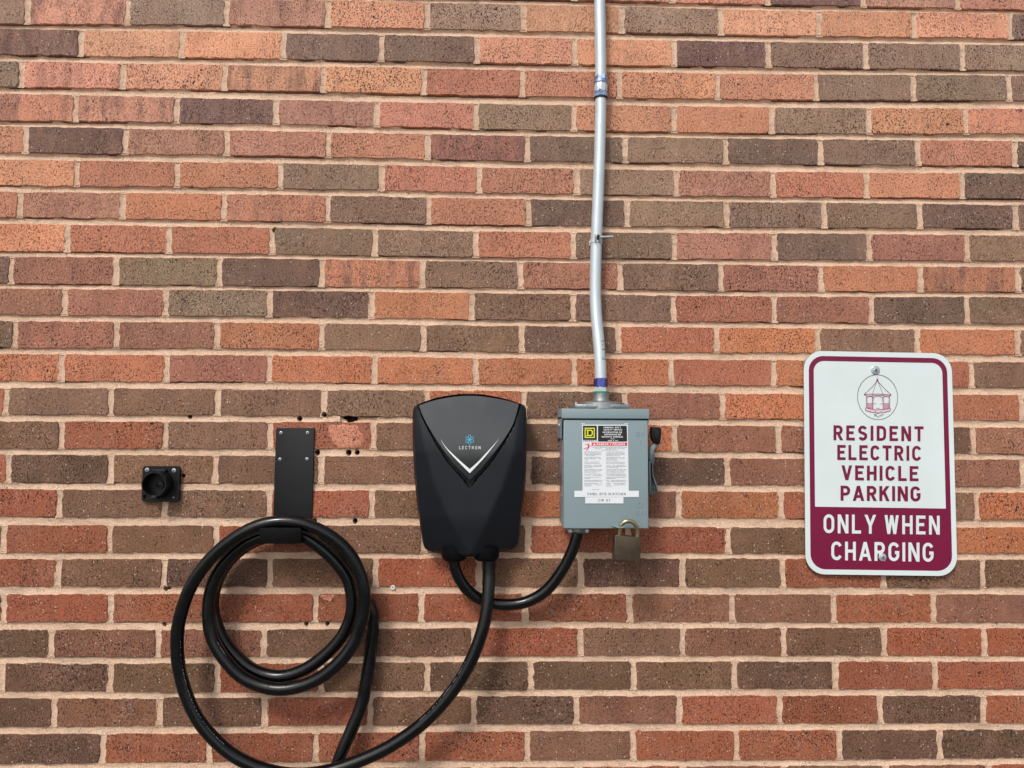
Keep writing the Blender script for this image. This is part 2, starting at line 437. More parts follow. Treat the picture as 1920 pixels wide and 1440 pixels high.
# one list per course, left to right
KINDS = [[1, 1, 0, 1, 0, 1, 2, 2, 1, 7, 2, 1, 1], [5, 3, 5, 3, 0, 5, 0, 5, 0, 0, 0, 6], [1, 7, 0, 0, 6, 6, 0, 0, 7, 5, 5, 5, 1], [5, 3, 0, 3, 0, 1, 1, 0, 0, 5, 5, 5], [1, 3, 3, 7, 2, 1, 5, 0, 0, 5, 0, 0, 1], [0, 7, 2, 2, 1, 4, 6, 5, 6, 5, 1, 6], [1, 0, 1, 0, 5, 1, 1, 8, 2, 1, 0, 6, 1], [1, 2, 0, 3, 5, 1, 6, 5, 5, 5, 6, 6], [1, 0, 1, 1, 5, 5, 1, 5, 2, 6, 2, 5, 1], [6, 2, 8, 6, 3, 5, 2, 5, 2, 0, 3, 5], [1, 2, 2, 8, 6, 0, 5, 5, 1, 2, 6, 5, 1], [5, 2, 2, 0, 5, 5, 6, 1, 0, 5, 0, 5], [1, 0, 0, 2, 0, 0, 0, 0, 1, 0, 1, 5, 1], [1, 5, 5, 5, 5, 0, 5, 2, 0, 0, 0, 0], [1, 5, 1, 5, 1, 5, 6, 0, 2, 2, 6, 2, 1], [1, 6, 5, 5, 5, 5, 6, 6, 2, 2, 2, 5], [1, 1, 5, 5, 1, 5, 0, 2, 0, 1, 5, 0, 1], [5, 1, 5, 1, 5, 5, 1, 1, 5, 1, 0, 0], [1, 1, 5, 6, 5, 1, 5, 6, 5, 1, 5, 5, 1], [1, 1, 1, 1, 1, 1, 1, 2, 2, 1, 2, 2], [1, 6, 2, 2, 5, 5, 1, 5, 2, 5, 1, 1, 1], [5, 6, 5, 1, 5, 6, 6, 5, 6, 1, 1, 1], [1, 6, 2, 6, 1, 5, 6, 2, 1, 1, 6, 1, 1], [5, 6, 1, 1, 1, 1, 5, 1, 1, 6, 6, 6], [1, 2, 2, 1, 2, 5, 2, 1, 2, 5, 2, 1, 1]]
NC = len(COURSES)
ROWH = 0.0667
XLO, XHI = -2.6, 2.6

def edge_fn(row):
    w = [W(x, y, 0) for x, y in zip(XS, row)]
    xs = [p.x for p in w]; zs = [p.z for p in w]
    xs = [xs[0] - 2.5, xs[0] - 0.5] + xs + [xs[-1] + 0.5, xs[-1] + 2.5]
    zm = (zs[0] + zs[1]) / 2; zn = (zs[-1] + zs[-2]) / 2
    zs = [zm, zs[0]] + zs + [zs[-1], zn]
    A, B = np.array(xs), np.array(zs)
    grid = np.linspace(A[0], A[-1], 900)
    v = np.interp(grid, A, B)
    k = np.ones(41) / 41
    vv = np.convolve(np.pad(v, 20, mode='edge'), k, mode='valid')
    return lambda x: float(np.interp(x, grid, vv))

def wob(x, seed, s=0.0007):
    """uneven arris of a course"""
    return s * (noise.noise(Vector((x * 26, seed * 3.1, 0.3))) + 0.9 * noise.noise(Vector((x * 70, seed * 3.1, 7.7))))

courses = []     # (top_fn, bottom_fn, joints, kinds, in_view)
for i, (t, b) in enumerate(COURSES):
    tf, bf = edge_fn(t), edge_fn(b)
    js = []
    for x in JOINTS[i]:
        ym = np.interp(x, XS, (np.array(t) + np.array(b)) / 2)
        js.append(W(x, ym, 0).x)
    ks = list(KINDS[i])
    assert len(ks) == len(js) + 1, (i, len(ks), len(js))
    courses.append([tf, bf, js, ks])
# the wall goes on above, below and to both sides of the frame
allc = []
n_up = 18
for k in range(n_up, 0, -1):
    base = courses[0] if (k % 2 == 0) else courses[1]
    off = ROWH * k if base is courses[0] else ROWH * (k + 1)
    allc.append([(lambda x, f=base[0], o=off: f(x) + o), (lambda x, f=base[1], o=off: f(x) + o), base[2][:], None])
allc += courses
zlow = courses[-1][1](0.0)
k = 1
while True:
    base = courses[-1] if (k % 2 == 0) else courses[-2]
    off = ROWH * k if base is courses[-1] else ROWH * (k + 1)
    if base[1](0) - off < -0.06: break
    allc.append([(lambda x, f=base[0], o=off: f(x) - o), (lambda x, f=base[1], o=off: f(x) - o), base[2][:], None])
    k += 1

PITCH = 0.2032
# kinds: 0 orange, 1 red, 2 dusty mauve, 3 pink with dark flashing, 4 plum, 5 olive brown, 6 dark brown, 7 purple black, 8 grey brown
PAL = [[(240, 176, 144), (224, 158, 132), (212, 160, 138), (228, 168, 144), (174, 124, 110), (174, 146, 127), (150, 125, 114), (148, 114, 108), (182, 156, 134)],  # top, middle, bottom rows: sky sheen painted in as paler upper bricks
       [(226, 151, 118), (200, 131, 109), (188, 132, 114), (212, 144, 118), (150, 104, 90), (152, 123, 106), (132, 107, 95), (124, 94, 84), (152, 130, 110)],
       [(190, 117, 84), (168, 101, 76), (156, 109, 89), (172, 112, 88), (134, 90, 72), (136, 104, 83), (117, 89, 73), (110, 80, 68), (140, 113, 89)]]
STREAK = [0.18, 0.22, 0.40, 0.68, 0.7, 0.3, 0.4, 0.9, 0.35]

def brick_outline(X0, X1, tf, bf, seed):
    rnd = random.Random(seed)
    nx = 20
    cr = [rnd.uniform(0.0012, 0.0042) for _ in range(4)]
    pts = []
    j = lambda s: rnd.uniform(-s, s)
    top = lambda x: tf(x) + wob(x, seed, 0.0010) + j(0.0008)
    bot = lambda x: bf(x) + wob(x, seed + 50.5, 0.0013) + j(0.0009)
    for k in range(nx):                                   # top, left to right
        x = X0 + cr[0] + (X1 - X0 - cr[0] - cr[1]) * k / (nx - 1)
        pts.append((x, top(x)))
    zt, zb = top(X1), bot(X1)
    for q in (0.07, 0.22, 0.40, 0.58, 0.76, 0.92): pts.append((X1 + j(0.0016), zt + (zb - zt) * q))
    for k in range(nx):
        x = X1 - cr[2] - (X1 - X0 - cr[2] - cr[3]) * k / (nx - 1)
        pts.append((x, bot(x)))
    zt, zb = top(X0), bot(X0)
    for q in (0.92, 0.76, 0.58, 0.40, 0.22, 0.07): pts.append((X0 + j(0.0016), zt + (zb - zt) * q))
    return pts

def brick_geo(pts, seed, hole=None, depth=0.06):
    rnd = random.Random(seed * 1.7 + 3)
    cx = sum(p[0] for p in pts) / len(pts); cz = sum(p[1] for p in pts) / len(pts)
    pr = rnd.uniform(-0.0009, 0.0009); tx = rnd.uniform(-0.006, 0.006); tz = rnd.uniform(-0.012, 0.012)
    fy = lambda x, z: -pr + (x - cx) * tx + (z - cz) * tz
    n = len(pts)
    V, Fc = [], []
    for x, z in pts: V.append((x, depth, z))
    for x, z in pts: V.append((x, fy(x, z) + 0.0010, z))
    ins = 0.0007
    inner = []
    for x, z in pts:
        dx, dz = cx - x, cz - z
        sx = ins * (1 if dx > 0 else -1) * min(1, abs(dx) / 0.09)
        sz = ins * (1 if dz > 0 else -1) * min(1, abs(dz) / 0.022)
        inner.append((x + sx, z + sz)); V.append((x + sx, fy(x, z), z + sz))
    for i in range(n):
        k = (i + 1) % n
        Fc.append((i, k, n + k, n + i)); Fc.append((n + i, n + k, 2 * n + k, 2 * n + i))
    if hole is None:
        Fc.append(tuple(range(2 * n, 3 * n)))
    return V, Fc, fy

def add_hole_face(V, Fc, n, hole, fy):
    hx, hz, hr = hole
    bm = bmesh.new()
    vv = [bm.verts.new(v) for v in V]
    bm.verts.ensure_lookup_table()
    for f in Fc: bm.faces.new([vv[i] for i in f])
    ring = [bm.verts.new((x, fy(x, z), z)) for x, z in circle(hx, hz, hr, 14)]
    back = [bm.verts.new((x, 0.045, z)) for x, z in circle(hx, hz, hr * 0.9, 14)]
    out = vv[2 * n:3 * n]
    es = []
    for L in (out, ring):
        for i in range(len(L)):
            a, b_ = L[i], L[(i + 1) % len(L)]
            es.append(bm.edges.get((a, b_)) or bm.edges.new((a, b_)))
    bmesh.ops.triangle_fill(bm, use_beauty=True, use_dissolve=False, edges=es)
    for i in range(14):
        bm.faces.new((ring[i], ring[(i + 1) % 14], back[(i + 1) % 14], back[i]))
    bm.faces.new(back)
    return bm

HW = 0.0056
hole_px = [(355, 781, 4.2), (561, 785, 4.6), (608, 777.5, 4.4), (594, 848.5, 5.0), (653, 848.5, 5.0), (669, 848.5, 4.4),
           (589, 978, 4.2), (665, 977, 4.4), (309.5, 1105, 3.8), (316, 1103, 2.6), (307, 1171, 3.6), (573.5, 1171, 3.6), (613, 1170, 3.6),
           (736.5, 1101.5, 2.2), (515, 431, 4.5)]
HOLES = [(W(x, y, 0).x, W(x, y, 0).z, r * 0.00107) for x, y, r in hole_px]
BH = W(343.5, 892, 0)
chip = None
stuff_V, stuff_F = [], []
count_in = 0
mort_V, mort_F = [], []
for ci, (tf, bf, js, ks) in enumerate(allc):
    vis_i = ci - n_up
    jj = js[:]
    kk = list(ks) if ks else None
    left = 0
    while jj[0] > XLO: jj.insert(0, jj[0] - PITCH); left += 1
    while jj[-1] < XHI: jj.append(jj[-1] + PITCH)
    for k in range(len(jj) - 1):
        X0, X1 = jj[k] + HW, jj[k + 1] - HW
        xm = (X0 + X1) / 2
        seed = ci * 100 + k
        zt, zb = tf(xm), bf(xm)
        pr = [project((x, 0, z)) for x in (X0, X1) for z in (tf(x), bf(x))]
        vis = ks is not None and max(p[0] for p in pr) > 0 and min(p[0] for p in pr) < 1920 and max(p[1] for p in pr) > 0 and min(p[1] for p in pr) < 1440
        kidx = k - left + 1
        pts = brick_outline(X0, X1, tf, bf, seed)
        hole = None
        if vis and X0 < BH.x < X1 and zb < BH.z < zt: hole = (BH.x, BH.z, 0.0045)
        V, Fc, fy = brick_geo(pts, seed, hole)
        if not vis:
            o = len(stuff_V); stuff_V += V; stuff_F += [tuple(i + o for i in f) for f in Fc]
            continue
        if hole:
            bm = add_hole_face(V, Fc, len(pts), hole, fy)
            br = finish('brick', bm, M_BRICK, wall, 60)
            br.data.polygons.foreach_set('use_smooth', [False] * len(br.data.polygons))
        else:
            br = mesh_obj('brick', V, Fc, M_BRICK, wall)
        kd = ks[kidx] if 0 <= kidx < len(ks) else 1
        rr = random.Random(seed + 11)
        t = min(1.99, max(0, (vis_i - 1) / 8.5))  # higher courses blend toward the palette with the sheen painted in
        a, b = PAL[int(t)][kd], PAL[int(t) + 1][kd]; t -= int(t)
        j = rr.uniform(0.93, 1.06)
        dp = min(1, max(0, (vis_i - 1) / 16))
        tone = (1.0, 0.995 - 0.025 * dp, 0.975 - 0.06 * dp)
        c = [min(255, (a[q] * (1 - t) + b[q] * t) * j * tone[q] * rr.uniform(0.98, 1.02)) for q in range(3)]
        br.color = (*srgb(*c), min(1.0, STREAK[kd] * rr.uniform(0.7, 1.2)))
        count_in += 1
        # chipped faces
        for cpts, sel in (([(616, 797), (640, 795), (672, 797), (679, 812), (684, 826), (680, 838), (660, 842), (636, 841), (622, 834), (615, 815)], (650, 820)),
                          ([(601, 1116), (615, 1114.5), (631, 1115), (626, 1122), (621, 1129), (612, 1125), (602, 1122)], (612, 1119))):
            s = W(sel[0], sel[1], 0)
            if X0 < s.x < X1 and zb < s.z < zt:
                ring = []
                P2 = pxo(cpts, 0)
                for q in range(len(P2)):
                    p, p2 = P2[q], P2[(q + 1) % len(P2)]
                    for e in range(4):
                        u = e / 4
                        x, z = p[0] * (1 - u) + p2[0] * u, p[1] * (1 - u) + p2[1] * u
                        ring.append((x + noise.noise(Vector((x * 240, z * 240, 1))) * 0.0038, z + noise.noise(Vector((x * 240, z * 240, 5))) * 0.0038))
                cx = sum(p[0] for p in ring) / len(ring); cz = sum(p[1] for p in ring) / len(ring)
                V2 = []
                LV = [1.0, 0.93, 0.7, 0.4, 0.15]
                for li, l in enumerate(LV):
                    for x, z in ring:
                        xx, zz = cx + (x - cx) * l, cz + (z - cz) * l
                        dd = (0.0004 if li else -0.0012) + (0.0005 * (noise.noise(Vector((xx * 160, zz * 160, 3))) + 0.5) if li else 0)
                        V2.append((xx, fy(xx, zz) - dd, zz))
                m_ = len(ring); F2 = [tuple(range(4 * m_, 5 * m_))]
                for li in range(4):
                    for q in range(m_):
                        F2.append((li * m_ + q, li * m_ + (q + 1) % m_, (li + 1) * m_ + (q + 1) % m_, (li + 1) * m_ + q))
                cf = mesh_obj('chipped_face', V2, F2, M_BRICK, br, True)
                cf.color = (*srgb(222, 150, 122), 0.0)
    # head joints
    for x0 in jj[1:-1]:
        zt, zb = tf(x0) + 0.0016, bf(x0) - 0.0016
        p0 = project((x0, 0, (zt + zb) / 2))
        near = -60 < p0[0] < 1980 and -60 < p0[1] < 1500
        nxx, nzz = (9, 24) if near else (3, 2)
        o = len(mort_V)
        for a in range(nzz + 1):
            z = zt + (zb - zt) * a / nzz
            for b in range(nxx + 1):
                s = b / nxx * 2 - 1
                x = x0 + s * (HW + 0.0018)
                y = 0.0010 + 0.0014 * (1 - s * s) + 0.0010 * noise.noise(Vector((x * 90, z * 60, 2.2))) + 0.0006 * noise.noise(Vector((x * 300, z * 300, 8)))
                for hx, hz, hr in HOLES:
                    if near and (x - hx) ** 2 + (z - hz) ** 2 < hr * hr: y = 0.045
                mort_V.append((x, y, z))
        for a in range(nzz):
            for b in range(nxx):
                q = o + a * (nxx + 1) + b
                mort_F.append((q, q + 1, q + nxx + 2, q + nxx + 1))

# bed joints
def xsamples(near):
    if not near: return list(np.linspace(XLO, XHI, 60))
    xs = list(np.linspace(XLO, -1.2, 14)) + list(np.arange(-1.17, 1.2, 0.0038)) + list(np.linspace(1.22, XHI, 14))
    return xs
for ci in range(len(allc) - 1):
    zb_f, zt_f = allc[ci][1], allc[ci + 1][0]
    near = project((0, 0, zb_f(0)))[1] > -40 and project((0, 0, zb_f(0)))[1] < 1480
    xs = xsamples(near)
    mid = (zb_f(0) + zt_f(0)) / 2
    hs = [h for h in HOLES if near and abs(h[1] - (zb_f(h[0]) + zt_f(h[0])) / 2) < 0.013]
    for h in hs: xs += list(np.arange(h[0] - h[2] * 1.3, h[0] + h[2] * 1.3, 0.0007))
    gapc = (ci - n_up) == 13                     # the joint that lost a piece of mortar
    if gapc: xs += list(np.arange(W(615, 785, 0).x, W(725, 785, 0).x, 0.0009))
    xs = sorted(xs)
    nr = (26 if gapc else 12) if near else 4
    o = len(mort_V)
    top_row = max(0.0, min(1.0, 1 - (ci - n_up) / 14.0))
    for x in xs:
        za, zb = zb_f(x) + 0.0018, zt_f(x) - 0.0018
        cn = noise.noise(Vector((x * 7.0, ci * 2.7, 0.5))) + 0.5 * noise.noise(Vector((x * 31, ci * 2.7, 4.5)))
        crack = cn > (0.34 - 0.40 * top_row)
        for a in range(nr + 1):
            t = a / nr
            z = za + (zb - za) * t
            zr = z + 0.0007 * noise.noise(Vector((x * 120, ci * 1.3, a * 0.6)))
            # concave tooled joint, deeper at the upper arris and flush with the brick below
            y = 0.0012 + (0.0026 + 0.0030 * top_row) * math.sin(math.pi * t ** 0.82)
            y += 0.0011 * noise.noise(Vector((x * 34, z * 60, ci * 1.0))) + 0.0007 * noise.noise(Vector((x * 220, z * 260, 3)))
            if near and crack and t < 0.17: y += min(0.0085, 0.05 * (cn - 0.34 + 0.40 * top_row))
            if gapc:
                px = project((x, 0, z))[0]
                if 638 < px < 722 and near:
                    lim = float(np.interp(px, (638, 645, 652, 664, 676, 700, 722), (0.15, 0.45, 0.90, 0.74, 0.36, 0.24, 0.08)))
                    lim += 0.10 * noise.noise(Vector((x * 150, 0, 9)))
                    if t < lim: y = 0.030 if px < 668 else 0.0145
                    elif px < 706: y += 0.004
                elif 618 < px <= 638:
                    y -= 0.0042 * (px - 618) / 20 * math.sin(math.pi * min(1, t * 1.1))
                    if t > 0.86: y = 0.012
            for hx, hz, hr in hs:
                if (x - hx) ** 2 + (z - hz) ** 2 < hr * hr: y = 0.045
            mort_V.append((x, y, zr))
    for i in range(len(xs) - 1):
        for a in range(nr):
            q = o + i * (nr + 1) + a
            mort_F.append((q, q + 1, q + nr + 2, q + nr + 1))
mo = mesh_obj('mortar', mort_V, mort_F, [M_MORTAR, M_HOLE], wall, True)
mo.data.polygons.foreach_set('material_index', [1 if sum(mort_V[i][1] > 0.016 for i in f) >= 2 else 0 for f in mort_F])
mo['kind'] = 'stuff'
ztop = allc[0][0](0); zbot = -0.1
core = mesh_obj('wall_core', [(XLO, 0.052, zbot), (XHI, 0.052, zbot), (XHI, 0.052, ztop), (XLO, 0.052, ztop),
                              (XLO, 0.25, zbot), (XHI, 0.25, zbot), (XHI, 0.25, ztop), (XLO, 0.25, ztop)],
                [(0, 1, 2, 3), (4, 5, 6, 7), (0, 1, 5, 4), (1, 2, 6, 5), (2, 3, 7, 6), (3, 0, 4, 7)], M_HOLE, wall)
sb = mesh_obj('brick', stuff_V, stuff_F, M_BRICK, wall)
sb.color = (*srgb(168, 108, 86), 0.6)
sb['kind'] = 'stuff'
pl = W(736.5, 1101.5, 0)
lathe('wall_plug', [(0.0015, -0.002), (0.0015, 0.001), (0.0042, 0.0012), (0.0048, 0.0), (0.0048, -0.004)], (pl.x, 0.0004, pl.z), (0, -1, 0), M_PLUG, wall, 20)
print('bricks in view', count_in, 'mortar verts', len(mort_V))

# ================================================================ lettering
def arc(cx, cy, rx, ry, a0, a1, n=12):
    return [(cx + rx * math.cos(rad(a0 + (a1 - a0) * i / n)), cy + ry * math.sin(rad(a0 + (a1 - a0) * i / n))) for i in range(n + 1)]

# strokes of each capital on a 1 high cell: ('s', closed, points) follows a centre line, ('d', x0, y0, x1, y1) is a slanted bar cut level
def glyph(ch, s):
    h = s / 2; t = 1 - h
    w = 0.62
    L = lambda *p: ('s', False, list(p))
    if ch == 'I': return s, [L((h, 0), (h, 1))]
    if ch == 'L': return 0.54, [L((h, 1), (h, h), (0.54, h))]
    if ch == 'E': return 0.56, [L((0.56, t), (h, t), (h, h), (0.56, h)), L((h, 0.52), (0.48, 0.52))]
    if ch == 'F': return 0.54, [L((0.54, t), (h, t), (h, 0)), L((h, 0.52), (0.46, 0.52))]
    if ch == 'T': return 0.60, [L((0, t), (0.60, t)), L((0.30, t), (0.30, 0))]
    if ch == 'H': return w, [L((h, 0), (h, 1)), L((w - h, 0), (w - h, 1)), L((h, 0.5), (w - h, 0.5))]
    if ch == 'N': return w + 0.02, [L((h, 0), (h, 1)), L((w + 0.02 - h, 0), (w + 0.02 - h, 1)), ('d', h * 1.1, 1, w + 0.02 - h * 1.1, 0)]
    if ch == 'V': return 0.68, [('d', h * 1.05, 1, 0.34, 0), ('d', 0.68 - h * 1.05, 1, 0.34, 0)]
    if ch == 'W': return 0.84, [('d', h, 1, 0.24, 0), ('d', 0.42, 1, 0.24, 0), ('d', 0.42, 1, 0.60, 0), ('d', 0.84 - h, 1, 0.60, 0)]
    if ch == 'A': return 0.72, [('d', 0.36, 1, h * 1.05, 0), ('d', 0.36, 1, 0.72 - h * 1.05, 0), L((0.18, 0.29), (0.54, 0.29))]
    if ch == 'Y': return 0.70, [('d', h * 1.1, 1, 0.35, 0.42), ('d', 0.70 - h * 1.1, 1, 0.35, 0.42), L((0.35, 0.46), (0.35, 0))]
    if ch == 'K': return 0.64, [L((h, 0), (h, 1)), ('d', 0.64 - h * 1.2, 1, h * 1.3, 0.40), ('d', 0.29, 0.62, 0.64 - h * 1.1, 0)]
    if ch in 'OQ0': return w + 0.02, [('s', True, arc((w + .02) / 2, t - 0.25 + 0.0, (w + .02) / 2 - h, 0.25, 0, 180) + arc((w + .02) / 2, h + 0.25, (w + .02) / 2 - h, 0.25, 180, 360))] + ([('d', 0.40, 0.28, 0.60, 0)] if ch == 'Q' else [])
    if ch == 'D': return w, [('s', True, [(h, h), (w - h - 0.2, h)] + arc(w - h - 0.22, h + 0.24, 0.22, 0.24, -90, 0, 6) + arc(w - h - 0.22, t - 0.24, 0.22, 0.24, 0, 90, 6) + [(h, t)])]
    if ch == 'U': return w, [L(*([(h, 1)] + arc(w / 2, h + 0.24, w / 2 - h, 0.24, 180, 360) + [(w - h, 1)]))]
    if ch == 'P': return 0.60, [L(*([(h, 0), (h, t), (0.60 - h - 0.18, t)] + arc(0.60 - h - 0.18, (t + 0.44) / 2, 0.18, (t - 0.44) / 2, 90, -90, 8) + [(h, 0.44)]))]
    if ch == 'R': return 0.62, [L(*([(h, 0), (h, t), (0.60 - h - 0.18, t)] + arc(0.60 - h - 0.18, (t + 0.47) / 2, 0.18, (t - 0.47) / 2, 90, -90, 8) + [(h, 0.47)])), ('d', 0.31, 0.46, 0.62 - h * 1.05, 0)]
    if ch == 'C': return 0.62, [L(*(arc(0.31, t - 0.25, 0.31 - h, 0.25, 20, 180, 9) + arc(0.31, h + 0.25, 0.31 - h, 0.25, 180, 340, 9)))]
    if ch == 'G': return 0.63, [L(*(arc(0.315, t - 0.25, 0.315 - h, 0.25, 20, 180, 9) + arc(0.315, h + 0.25, 0.315 - h, 0.25, 180, 355, 9) + [(0.63 - h, 0.46), (0.38, 0.46)]))]
    if ch == 'S': return 0.60, [L(*(arc(0.30, t - 0.225, 0.30 - h, 0.225, 25, 180, 8) + [(0.12, 0.59), (0.24, 0.52), (0.37, 0.48), (0.48, 0.40)] + arc(0.30, h + 0.22, 0.30 - h, 0.22, 0, -155, 8)))]
    if ch == 'B': return 0.60, [('s', True, [(h, h), (0.36, h)] + arc(0.36, (h + 0.5) / 2, 0.24 - h, (0.5 - h) / 2, -90, 90, 6) + [(h, 0.5)]), ('s', True, [(h, 0.5), (0.34, 0.5)] + arc(0.34, (t + 0.5) / 2, 0.24 - h, (t - 0.5) / 2, -90, 90, 6) + [(h, t)])]
    if ch == 'M': return 0.74, [L((h, 0), (h, 1)), L((0.74 - h, 0), (0.74 - h, 1)), ('d', h, 1, 0.37, 0.3), ('d', 0.74 - h, 1, 0.37, 0.3)]
    if ch == 'Z': return 0.58, [L((0, t), (0.56, t)), L((0, h), (0.58, h)), ('d', 0.48, 1, 0.10, 0)]
    if ch == '1': return 0.34, [L((0.24, 0), (0.24, 1)), ('d', 0.24, 1, 0.04, 0.78)]
    if ch == '3': return 0.56, [L(*(arc(0.28, t - 0.2, 0.28 - h, 0.2, 150, -70, 8) + [(0.26, 0.53)] + arc(0.28, h + 0.22, 0.28 - h, 0.22, 70, -150, 8)))]
    if ch == '2': return 0.56, [L(*(arc(0.28, t - 0.24, 0.28 - h, 0.24, 160, -20, 8) + [(h, h), (0.56, h)]))]
    if ch == '4': return 0.60, [L((0.44, 0), (0.44, 1)), ('d', 0.42, 1, 0.06, 0.3), L((0.02, 0.3), (0.60, 0.3))]
    if ch == '5': return 0.56, [L(*([(0.52, t), (h * 1.3, t), (h * 1.2, 0.55)] + arc(0.28, 0.34, 0.28 - h, 0.30, 120, -150, 9)))]
    if ch == '6': return 0.58, [('s', True, arc(0.29, 0.30, 0.29 - h, 0.30 - h, 0, 355, 14)), L((h * 1.05, 0.36), (h * 1.4, 0.66), (0.30, t), (0.48, t))]
    if ch == '7': return 0.56, [L((0, t), (0.55, t)), ('d', 0.50, t, 0.18, 0)]
    if ch == '/': return 0.40, [('d', 0.34, 1.05, 0.06, -0.05)]
    if ch == '-': return 0.36, [L((0, 0.48), (0.36, 0.48))]
    if ch == '.': return s * 1.2, [L((h, 0), (h, s))]
    if ch == ':': return s * 1.2, [L((h, 0.15), (h, 0.15 + s)), L((h, 0.6), (h, 0.6 + s))]
    return 0.40, []

def stroke_poly(pts, closed, s):
    n = len(pts); P = [Vector(p) for p in pts]; Lf, Rt = [], []
    for i in range(n):
        a = P[i - 1] if (i > 0 or closed) else None
        c = P[(i + 1) % n] if (i < n - 1 or closed) else None
        b = P[i]
        d1 = (b - a).normalized() if a is not None and (b - a).length > 1e-6 else None
        d2 = (c - b).normalized() if c is not None and (c - b).length > 1e-6 else None
        if d1 is None: d1 = d2
        if d2 is None: d2 = d1
        n1 = Vector((-d1.y, d1.x)); n2 = Vector((-d2.y, d2.x))
        m = n1 + n2
        m = m / max(0.25, m.length_squared) * 2 if m.length > 1e-3 else n1
        if m.length > 1.6: m = m.normalized() * 1.6
        Lf.append(b + m * s / 2); Rt.append(b - m * s / 2)
    q = []
    for i in range(n if closed else n - 1):
        j = (i + 1) % n
        q.append([Lf[i], Lf[j], Rt[j], Rt[i]])
    return q

def text_polys(txt, s, gap=0.2, space=0.42):
    """quads in cell units and the overall width; each stroke carries its own layer number"""
    x = 0; out = []
    for ch in txt:
        if ch == ' ': x += space; continue
        w, prim = glyph(ch, s)
        for li, p in enumerate(prim):
            if p[0] == 's':
                for q in stroke_poly(p[2], p[1], s): out.append(([(x + v.x, v.y) for v in q], li))
            else:
                _, x0, y0, x1, y1 = p
                ln = math.hypot(x1 - x0, y1 - y0)
                k = s / 2 * ln / abs(y1 - y0)
                out.append(([(x + x0 - k, y0), (x + x0 + k, y0), (x + x1 + k, y1), (x + x1 - k, y1)], li))
        x += w + gap
    return out, x - gap

def lettering(name, txt, place, mat, parent, s=0.18, gap=0.2, space=0.42, thick=0.00025):
    """place(u, v, lift): u, v from 0 to 1 over the line of text"""
    polys, w = text_polys(txt, s, gap, space)
    V, Fc = [], []
    for q, li in polys:
        o = len(V)
        for x, y in q: V.append(place(x / w, y, thick + li * 0.00002))
        Fc.append((o, o + 1, o + 2, o + 3))
    return mesh_obj(name, V, Fc, mat, parent)

def px_place(x0, x1, ytop, ybot, d, slope=0.0):
    """text box given by where it stands on the object: left, right, top, bottom; slope = fall of the line from left to right"""
    def f(u, v, lift):
        x = x0 + (x1 - x0) * u
        return W(x, ybot + (ytop - ybot) * v + slope * (u - 0.5), d + lift)
    return f

def strip_line(pts, wdt, d, V, Fc, closed=False, layer=0):
    """thin printed line through photograph points at distance d"""
    P = pxo(pts, d)
    for q in stroke_poly(P, closed, wdt):
        o = len(V)
        for v in q: V.append((v.x, -d - layer * 0.00003, v.y))
        Fc.append((o, o + 1, o + 2, o + 3))

def screw_head(name, x, z, d, r, mat, parent, washer=0.0, slot=30, hexa=False):
    bm_prof = [(r, -0.001), (r, 0.0006), (r * 0.82, 0.0016), (r * 0.35, 0.0021), (r * 0.30, 0.0009), (0, 0.0007)]
    if washer:
        w = lathe('washer', [(washer, -0.0005), (washer, 0.0008), (washer * 0.93, 0.0012), (r * 0.9, 0.0013), (r * 0.9, 0.0)], (x, -d, z), (0, -1, 0), mat, parent, 28)
        d += 0.0012
    o = lathe(name, bm_prof, (x, -d, z), (0, -1, 0), mat, parent, 6 if hexa else 20, 30)
    V, Fc = [], []
    for a in (slot, slot + 90):
        c, s_ = math.cos(rad(a)), math.sin(rad(a))
        q = len(V); l, w_ = r * 0.62, r * 0.14
        for u, v in ((-l, -w_), (l, -w_), (l, w_), (-l, w_)):
            V.append((x + u * c - v * s_, -d - 0.0021 - (0.00004 if a != slot else 0), z + u * s_ + v * c))
        Fc.append((q, q + 1, q + 2, q + 3))
    mesh_obj('cross_recess', V, Fc, M_DARKRECESS, o)
    return o

# ================================================================ parking sign
DS = 0.009
sign = thing('parking_sign', 'white and burgundy resident electric vehicle parking sign screwed to the bricks at the right', 'sign', (0, 0, 0))
cTL, cTR, cBL, cBR = [W(*p, DS) for p in ((1505, 658), (1781.5, 662), (1512, 1076), (1796, 1080.5))]
sc_ = (cTL + cTR + cBL + cBR) / 4
ex = ((cTR - cTL) + (cBR - cBL)).normalized()
ez = Vector((-ex.z, 0, ex.x))
SW = ((cTR - cTL).dot(ex) + (cBR - cBL).dot(ex)) / 2
SH = ((cTL - cBL).dot(ez) + (cTR - cBR).dot(ez)) / 2
def S(u, v, lift=0.0):
    """sign point: u, v metres from the middle; the sheet bows a little off the wall at its lower right"""
    p = sc_ + ex * u + ez * v
    bow = 0.004 * max(0, u / SW + 0.5) * max(0, 0.5 - v / SH)
    return Vector((p.x, -DS - bow - lift, p.z))
def sign_uv(px, py):
    p = W(px, py, DS)
    return (p - sc_).dot(ex), (p - sc_).dot(ez)
